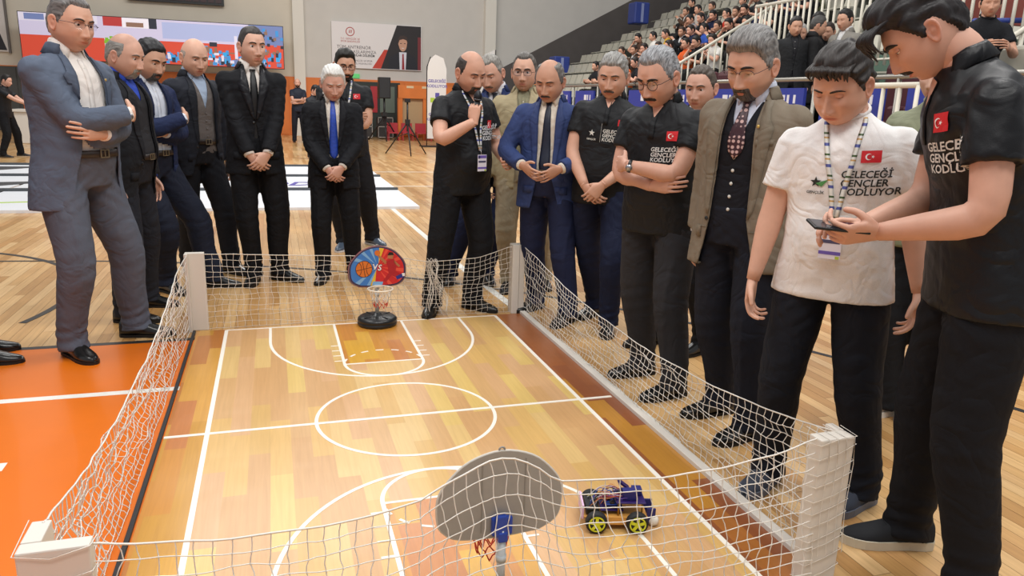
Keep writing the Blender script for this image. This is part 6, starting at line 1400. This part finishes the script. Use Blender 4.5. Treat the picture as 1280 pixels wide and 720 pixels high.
P17 = person('tall young man with a moustache and black fringe in a black polo, reading the phone',
  (1.385, -1.61), 148, 1.775, [(1.43, -1.43, 160), (1.33, -1.75, 152)],
  [dict(w=(1.105, -1.415, 1.10), world=1, e=(.5, -.6, -.8), d=(-.80, .05, .10), worldd=1, n=(.1, -.35, -.9), curl=(.5, .6, .7, .8), thumb=.4),
   dict(w=(1.055, -1.545, 1.105), world=1, e=(-.45, -.3, -1), d=(-.85, .25, -.12), worldd=1, n=(.1, .75, .62), curl=(.75, .8, .85, .85), thumb=.75)],
  hs=dict(c='120f0f', streak='2e2a2c', top=.027, side=.011, front=.062, quiff=.020, rough=.0016, lids=.8, gaze=32, brow='171212', bt=1.5, fringe=.065, nf=46, fout=.022, moustache=dict(c='1c1514', t=.005, w=.034, h=.0066), face=dict(w=.96, nose=1.0)), head=(-4, 42, 0), lean=24, girth=1.04, belly=.02, skin=(209, 158, 135),
  outfit=dict(upper='polo', c='121317', trousers='111218', shoes='15171c', sole='cfc6b2', sneaker=1, lace='16181e', print='text flag', flag=(-.10, 1.385, .055, .045), pxz=(-.03, 1.25), ps=1.0, head=.96, hd=1, rough=.45, flare=.034, leg=1.0, hemz=.84, crease=0))
person('person in a sage green top and black trousers, mostly hidden behind the tall man',
  (2.30, -.50), -160, 1.74, [(2.22, -.50, -178), (2.40, -.58, -170)], hangs(),
  hs=dict(c='2a2220', top=.015, side=.008), head=(0, 10, 0), skin=(218, 171, 148), girth=1.05,
  outfit=dict(upper='tee', c='84886e', trousers='15161a', shoes='a59a90', sole='dcd6cc', sneaker=1, crease=0), lod=1)
person('man cut off by the left edge, only his black shoe tip in view',
  (-2.12, 1.24), 5, 1.76, [(-2.02, 1.17, -4), (-2.10, 1.38, 5)], hangs(), hs=dict(c='1c1816'), head=(0, 5, 0), skin=(209, 158, 135), outfit=dict(upper='polo', c='1a1c22', trousers='1c1d22'), lod=1)
# things that are held
def held_microphone():
    g = P8.aj[0]; wr = g[3]; t = empty('microphone', P8.w(tuple(wr+np.array((0, 0, .0)))), 0, 'black handheld microphone raised to the mouth of the speaker', 'microphone')
    c = Vector((.02, .035, .075)); ax = Vector((.10, -.06, 1)).normalized(); t.location = t.location
    q = MB(); loft(q, [c-ax*.11, c-ax*.02, c+ax*.05], [.0125, .014, .018], n=16); obj('handle', q, mat('mic_black', '141416', .35), t)
    q = MB(); loft(q, [c+ax*.05, c+ax*.06, c+ax*.085, c+ax*.1], [.019, .025, .026, .016], n=16, rnd=2); obj('grille', q, mat('mic_grille', '2a2a2e', .4, metal=.6), t)
    q = MB(); loft(q, [c+ax*.055, c+ax*.062], .0265, n=16); obj('grille_ring', q, mat('mic_ring', '55565a', .3, metal=.8), t)
held_microphone()
t = empty('phone', (.955, -1.50, 1.115), 0, 'black smartphone held flat in the hands of the tall young man', 'phone')
q = MB(); q.box((-.078, -.038, -.004), (.078, .038, .004)); o = obj('phone_body', q, mat('phone_black', '101013', .3), t, smooth=False, bevel=.003)
q = MB(); q.box((-.073, -.034, .0042), (.073, .034, .0046)); obj('screen', q, mat('phone_screen', '1c2430', .1), t, smooth=False)
t.rotation_euler = (rad(10), rad(4), rad(-18))
# dark banner corner at the right edge
t = empty('dark_roll_banner', (4.35, -.05, 0), rad(-50), 'dark banner with lime green stripes at the right edge behind the tall man', 'banner')
bx('banner_sheet', (-.4, -.02, .05), (.4, .02, 1.35), mat('banner_charcoal', '3c3834', .6), t); bx('lime_stripe', (-.4, -.025, 1.0), (.4, -.018, 1.06), M_grn, t); bx('lime_stripe', (-.4, -.025, .78), (.4, -.018, .80), M_grn, t); bx('banner_foot', (-.42, -.12, 0), (.42, .12, .05), M_black, t)
# ------------------------------------------------------------------ people far off
person('man in black at the far left reaching towards a tripod', (-5.72, 14.8), -10, 1.66, [(-5.75, 14.6, -15), (-5.55, 15.0, 0)], [dict(w=(.1, .5, 1.12), e=(.5, -.2, -1)), dict(w=(-.1, .5, 1.05), e=(-.5, -.2, -1))], hs=dict(c='1c1816'), head=(0, 12, 0), lean=10, skin=(209, 158, 135), outfit=dict(upper='tee', c='17181c', trousers='15161a', sole='dcdcdc', shoes='1c1c20'), lod=2)
tripod((-5.15, 14.9, 0), 1.5, .3, .016, 'thin black stand held by the man in black at the far left', None)
t = empty('white_storage_bin', (-5.6, 19.5, 0), 0, 'low white box standing by the far wall behind the left tripod', 'box'); bx('box_body', (-1.2, -.3, 0), (1.2, .3, .8), mat('box_white', 'd8d4cc', .6), t, bevel=.02); bx('box_lid', (-1.25, -.35, .8), (1.25, .35, .86), mat('box_white', 'd8d4cc', .6), t)
person('bald bearded man in dark clothes standing far off by the orange cladding', (.25, 21.5), -92, 1.93, [(.1, 21.5, -95), (.4, 21.5, -85)], crossed(.2, 1.14), hs=dict(kind='bald', c='2a2624', bz=.03, beard=dict(full=1, c='2a2220')), skin=(209, 158, 135), outfit=dict(upper='tee', c='1e2433', trousers='1b1d26'), lod=2)
person('young man in black with arms crossed, seen between the two black suits', (.40, 15.1), -60, 1.68, [(.28, 15.0, -70), (.55, 15.1, -50)], crossed(.2, 1.12), hs=dict(c='141213', top=.02), head=(20, 10, 0), skin=(209, 158, 135), outfit=dict(upper='tee', c='191b21', trousers='1c1e26', shoes='d0d0d0', sole='e8e8e8'), lod=2)
for i, (x, y, tz, f, c, tr, hc, gr, lb) in enumerate(((5.95, 5.45, 2.62, 250, '232426', '1a1a1c', '1c1816', 1.0, 'man in a dark coat at the left of the standing officials'), (6.12, 5.55, 2.55, 240, '2a2a2e', '1a1a1c', '9a9894', 1.0, 'grey-haired man behind the officials in dark coats'),
    (6.26, 5.45, 2.65, 330, '1d1d1f', '1a1a1c', '3a3836', 1.12, 'stout man in a long black coat turned to his right among the officials'), (6.55, 5.75, 2.74, 220, '1f2024', '1a1a1c', '15110f', 1.0, 'tallest dark man behind the group of officials'),
    (6.62, 5.60, 2.60, 210, '1c1c20', '1a1a1c', '241c18', 1.0, 'short man in black between the coat and the grey blazer'), (6.42, 5.05, 2.70, 190, '85817a', '2a2a2c', '14110f', 1.0, 'man in a grey blazer at the right of the officials'))):
    B = person(lb, (x, y), f, tz-.9, [(x+.1*cos(rad(f-90)), y+.1*sin(rad(f-90)), f), (x+.1*cos(rad(f+90)), y+.1*sin(rad(f+90)), f)], hangs(), hs=dict(c=hc, top=.014), head=(0, 10, 0), skin=(200, 149, 122), girth=gr, outfit=dict(upper='jacket', c=c, trousers=tr, shirt='2a2a2e' if i != 5 else 'd0d0d0', lapels=0, flaps=0, hemz=.62 if i == 2 else .78), lod=2, group='officials standing behind the barrier')
    B.root.location.z = .9
# ------------------------------------------------------------------ crowd on the bleachers
protos = []
for k, (kind, hc, up_) in enumerate((('short', '15110f', 'tee'), ('short', '2a1e18', 'tee'), ('short', '121010', 'jacket'), ('short', '1a1614', 'tee'))):
    ar = [[dict(w=(.12, .34, .74), e=(.5, -.6, -.4)), dict(w=(-.12, .34, .74), e=(-.5, -.6, -.4))], [dict(w=(.04, .30, .86), e=(.7, -.2, -.7)), dict(w=(-.04, .30, .84), e=(-.7, -.2, -.7))], [dict(w=(.16, .30, .72), e=(.5, -.6, -.4)), dict(w=(-.02, .32, .95), e=(-.7, -.1, -.8))], [dict(w=(.08, .26, .98), e=(.7, -.1, -.8)), dict(w=(-.12, .33, .74), e=(-.5, -.5, -.4))]][k]
    for a in ar: a['w'] = (a['w'][0], a['w'][1], a['w'][2]+.02)
    B = person('spectator', (0, 0), 180, 1.30, [(-.46, .12, 180), (-.46, -.12, 180)], ar, hs=dict(c=hc, top=.018, side=.010), head=((-10, 0, 15, 5)[k], (6, 14, 8, 20)[k], 0), lean=(6, 14, 8, 16)[k], skin=((200, 146, 118), (208, 150, 126), (182, 130, 100), (202, 148, 122))[k], pelvis=-.44, seat=True, outfit=dict(upper=up_, c='303030', trousers='202020', lapels=0, flaps=0, shirt='cfcfcf', crease=0), lod=2, group='spectators on the bleachers')
    protos.append(B.root)
rows_ = [(0, 15.28), (0, 14.72), (1, 16.14), (0, 14.12), (0, 16.0), (0, 13.5), (1, 15.39), (2, 16.67), (2, 15.92), (2, 15.09), (4, 17.08), (3, 15.25), (4, 16.45), (3, 14.79), (4, 15.7), (3, 14.22), (3, 13.7), (1, 11.55), (2, 12.75), (2, 12.2), (5, 18.2), (1, 14.7), (0, 12.8), (3, 12.9), (3, 12.4), (3, 11.9), (3, 13.32), (4, 12.4), (2, 13.35), (2, 13.85), (2, 14.4), (1, 12.15), (1, 12.75), (1, 13.4), (1, 14.05), (4, 11.8), (2, 11.65), (4, 13.0), (0, 12.2), (4, 13.6), (4, 14.3), (5, 13.2), (5, 12.5)]
tops_ = [('black', '1b1c20'), ('navy', '1c2440'), ('red', 'b2301f'), ('orange', 'd8622a'), ('white', 'cfccc6'), ('dark grey', '3a3a3e'), ('brown', '4a3428'), ('maroon', '5a1f28'), ('blue', '27418a'), ('olive', '55583f')]
special = {9: ('mustard yellow', 'd0a42a'), 6: ('brown', '4a3428'), 11: ('black and white', '8a8a90'), 20: ('black', '141418'), 1: ('red', 'b2301f'), 3: ('orange', 'd8622a'), 28: ('blue', '2a4a9a'), 32: ('orange', 'd05a26'), 12: ('light grey', 'b8b0a8')}
hairc = ['15110f', '1e1714', '2a1e18', '100e0e']
rc_ = np.random.RandomState(21)
def copy_person(src, loc, rz_, cloth_c, hair_c):
    r = src.copy(); col.objects.link(r); r.location = loc; r.rotation_euler = (0, 0, rz_)
    def cp(a, par):
        for ch in a.children:
            c = ch.copy(); col.objects.link(c); c.parent = par
            nm = ch.name.split('.')[0]
            mm = None
            if nm in ('t_shirt', 'jacket', 'neckband', 'jacket_collar'): mm = cloth('cloth_'+cloth_c, cloth_c)
            elif nm == 'hair': mm = hair_mat(hair_c)
            if mm is not None and c.material_slots: c.material_slots[0].link = 'OBJECT'; c.material_slots[0].material = mm
            cp(ch, c)
    cp(src, r); return r
ordn = ['lowest', 'second', 'third', 'fourth', 'fifth', 'sixth']
made = []
for i, (r, y) in enumerate(rows_):
    cn, cc = special.get(i, tops_[rc_.randint(0, len(tops_))] if rc_.rand() < .55 else tops_[rc_.choice([0, 0, 1, 5])])
    made.append((r, y, cn, cc))
for i, (r, y, cn, cc) in enumerate(made):
    src = protos[i % 4]; loc = (7.6+.8*r+.22, y, 1.3+.42*r-.03); rzz = rad(90)+rad(rc_.uniform(-18, 18))
    o = copy_person(src, loc, rzz, cc, hairc[i % 4])
    rowm = sorted([m_[1] for m_ in made if m_[0] == r], reverse=True); k = rowm.index(y)+1
    same = sorted([m_[1] for m_ in made if m_[0] == r and m_[2] == cn], reverse=True)
    pos_ = 'only one so dressed' if len(same) == 1 else ('%s such from the left' % ['first', 'second', 'third', 'fourth', 'fifth', 'sixth', 'seventh'][min(same.index(y), 6)])
    o['label'] = 'spectator in a %s top on the %s bleacher row, %s' % (cn, ordn[r], pos_)
def drop(a):
    for ch in list(a.children): drop(ch)
    bpy.data.objects.remove(a)
boy = copy_person(protos[0], (5.95, 2.62, 1.30), rad(150), '1a1b1f', '100e0e'); boy['label'] = 'black-haired boy in a black shirt seated by the cream railing, top right'; del boy['group']
for p_ in protos: drop(p_)
t = empty('plastic_seat', (6.0, 2.65, .9), 0, 'cream plastic seat under the boy at top right', 'chair'); bx('seat', (-.3, -.35, .5), (.3, .3, .62), M_seat, t, bevel=.04); bx('backrest', (.2, -.35, .6), (.3, .3, 1.2), M_seat, t, bevel=.04)
for x in (-.25, .22):
    for y in (-.3, .25): bx('leg', (x, y, 0), (x+.04, y+.04, .5), M_steel, t)
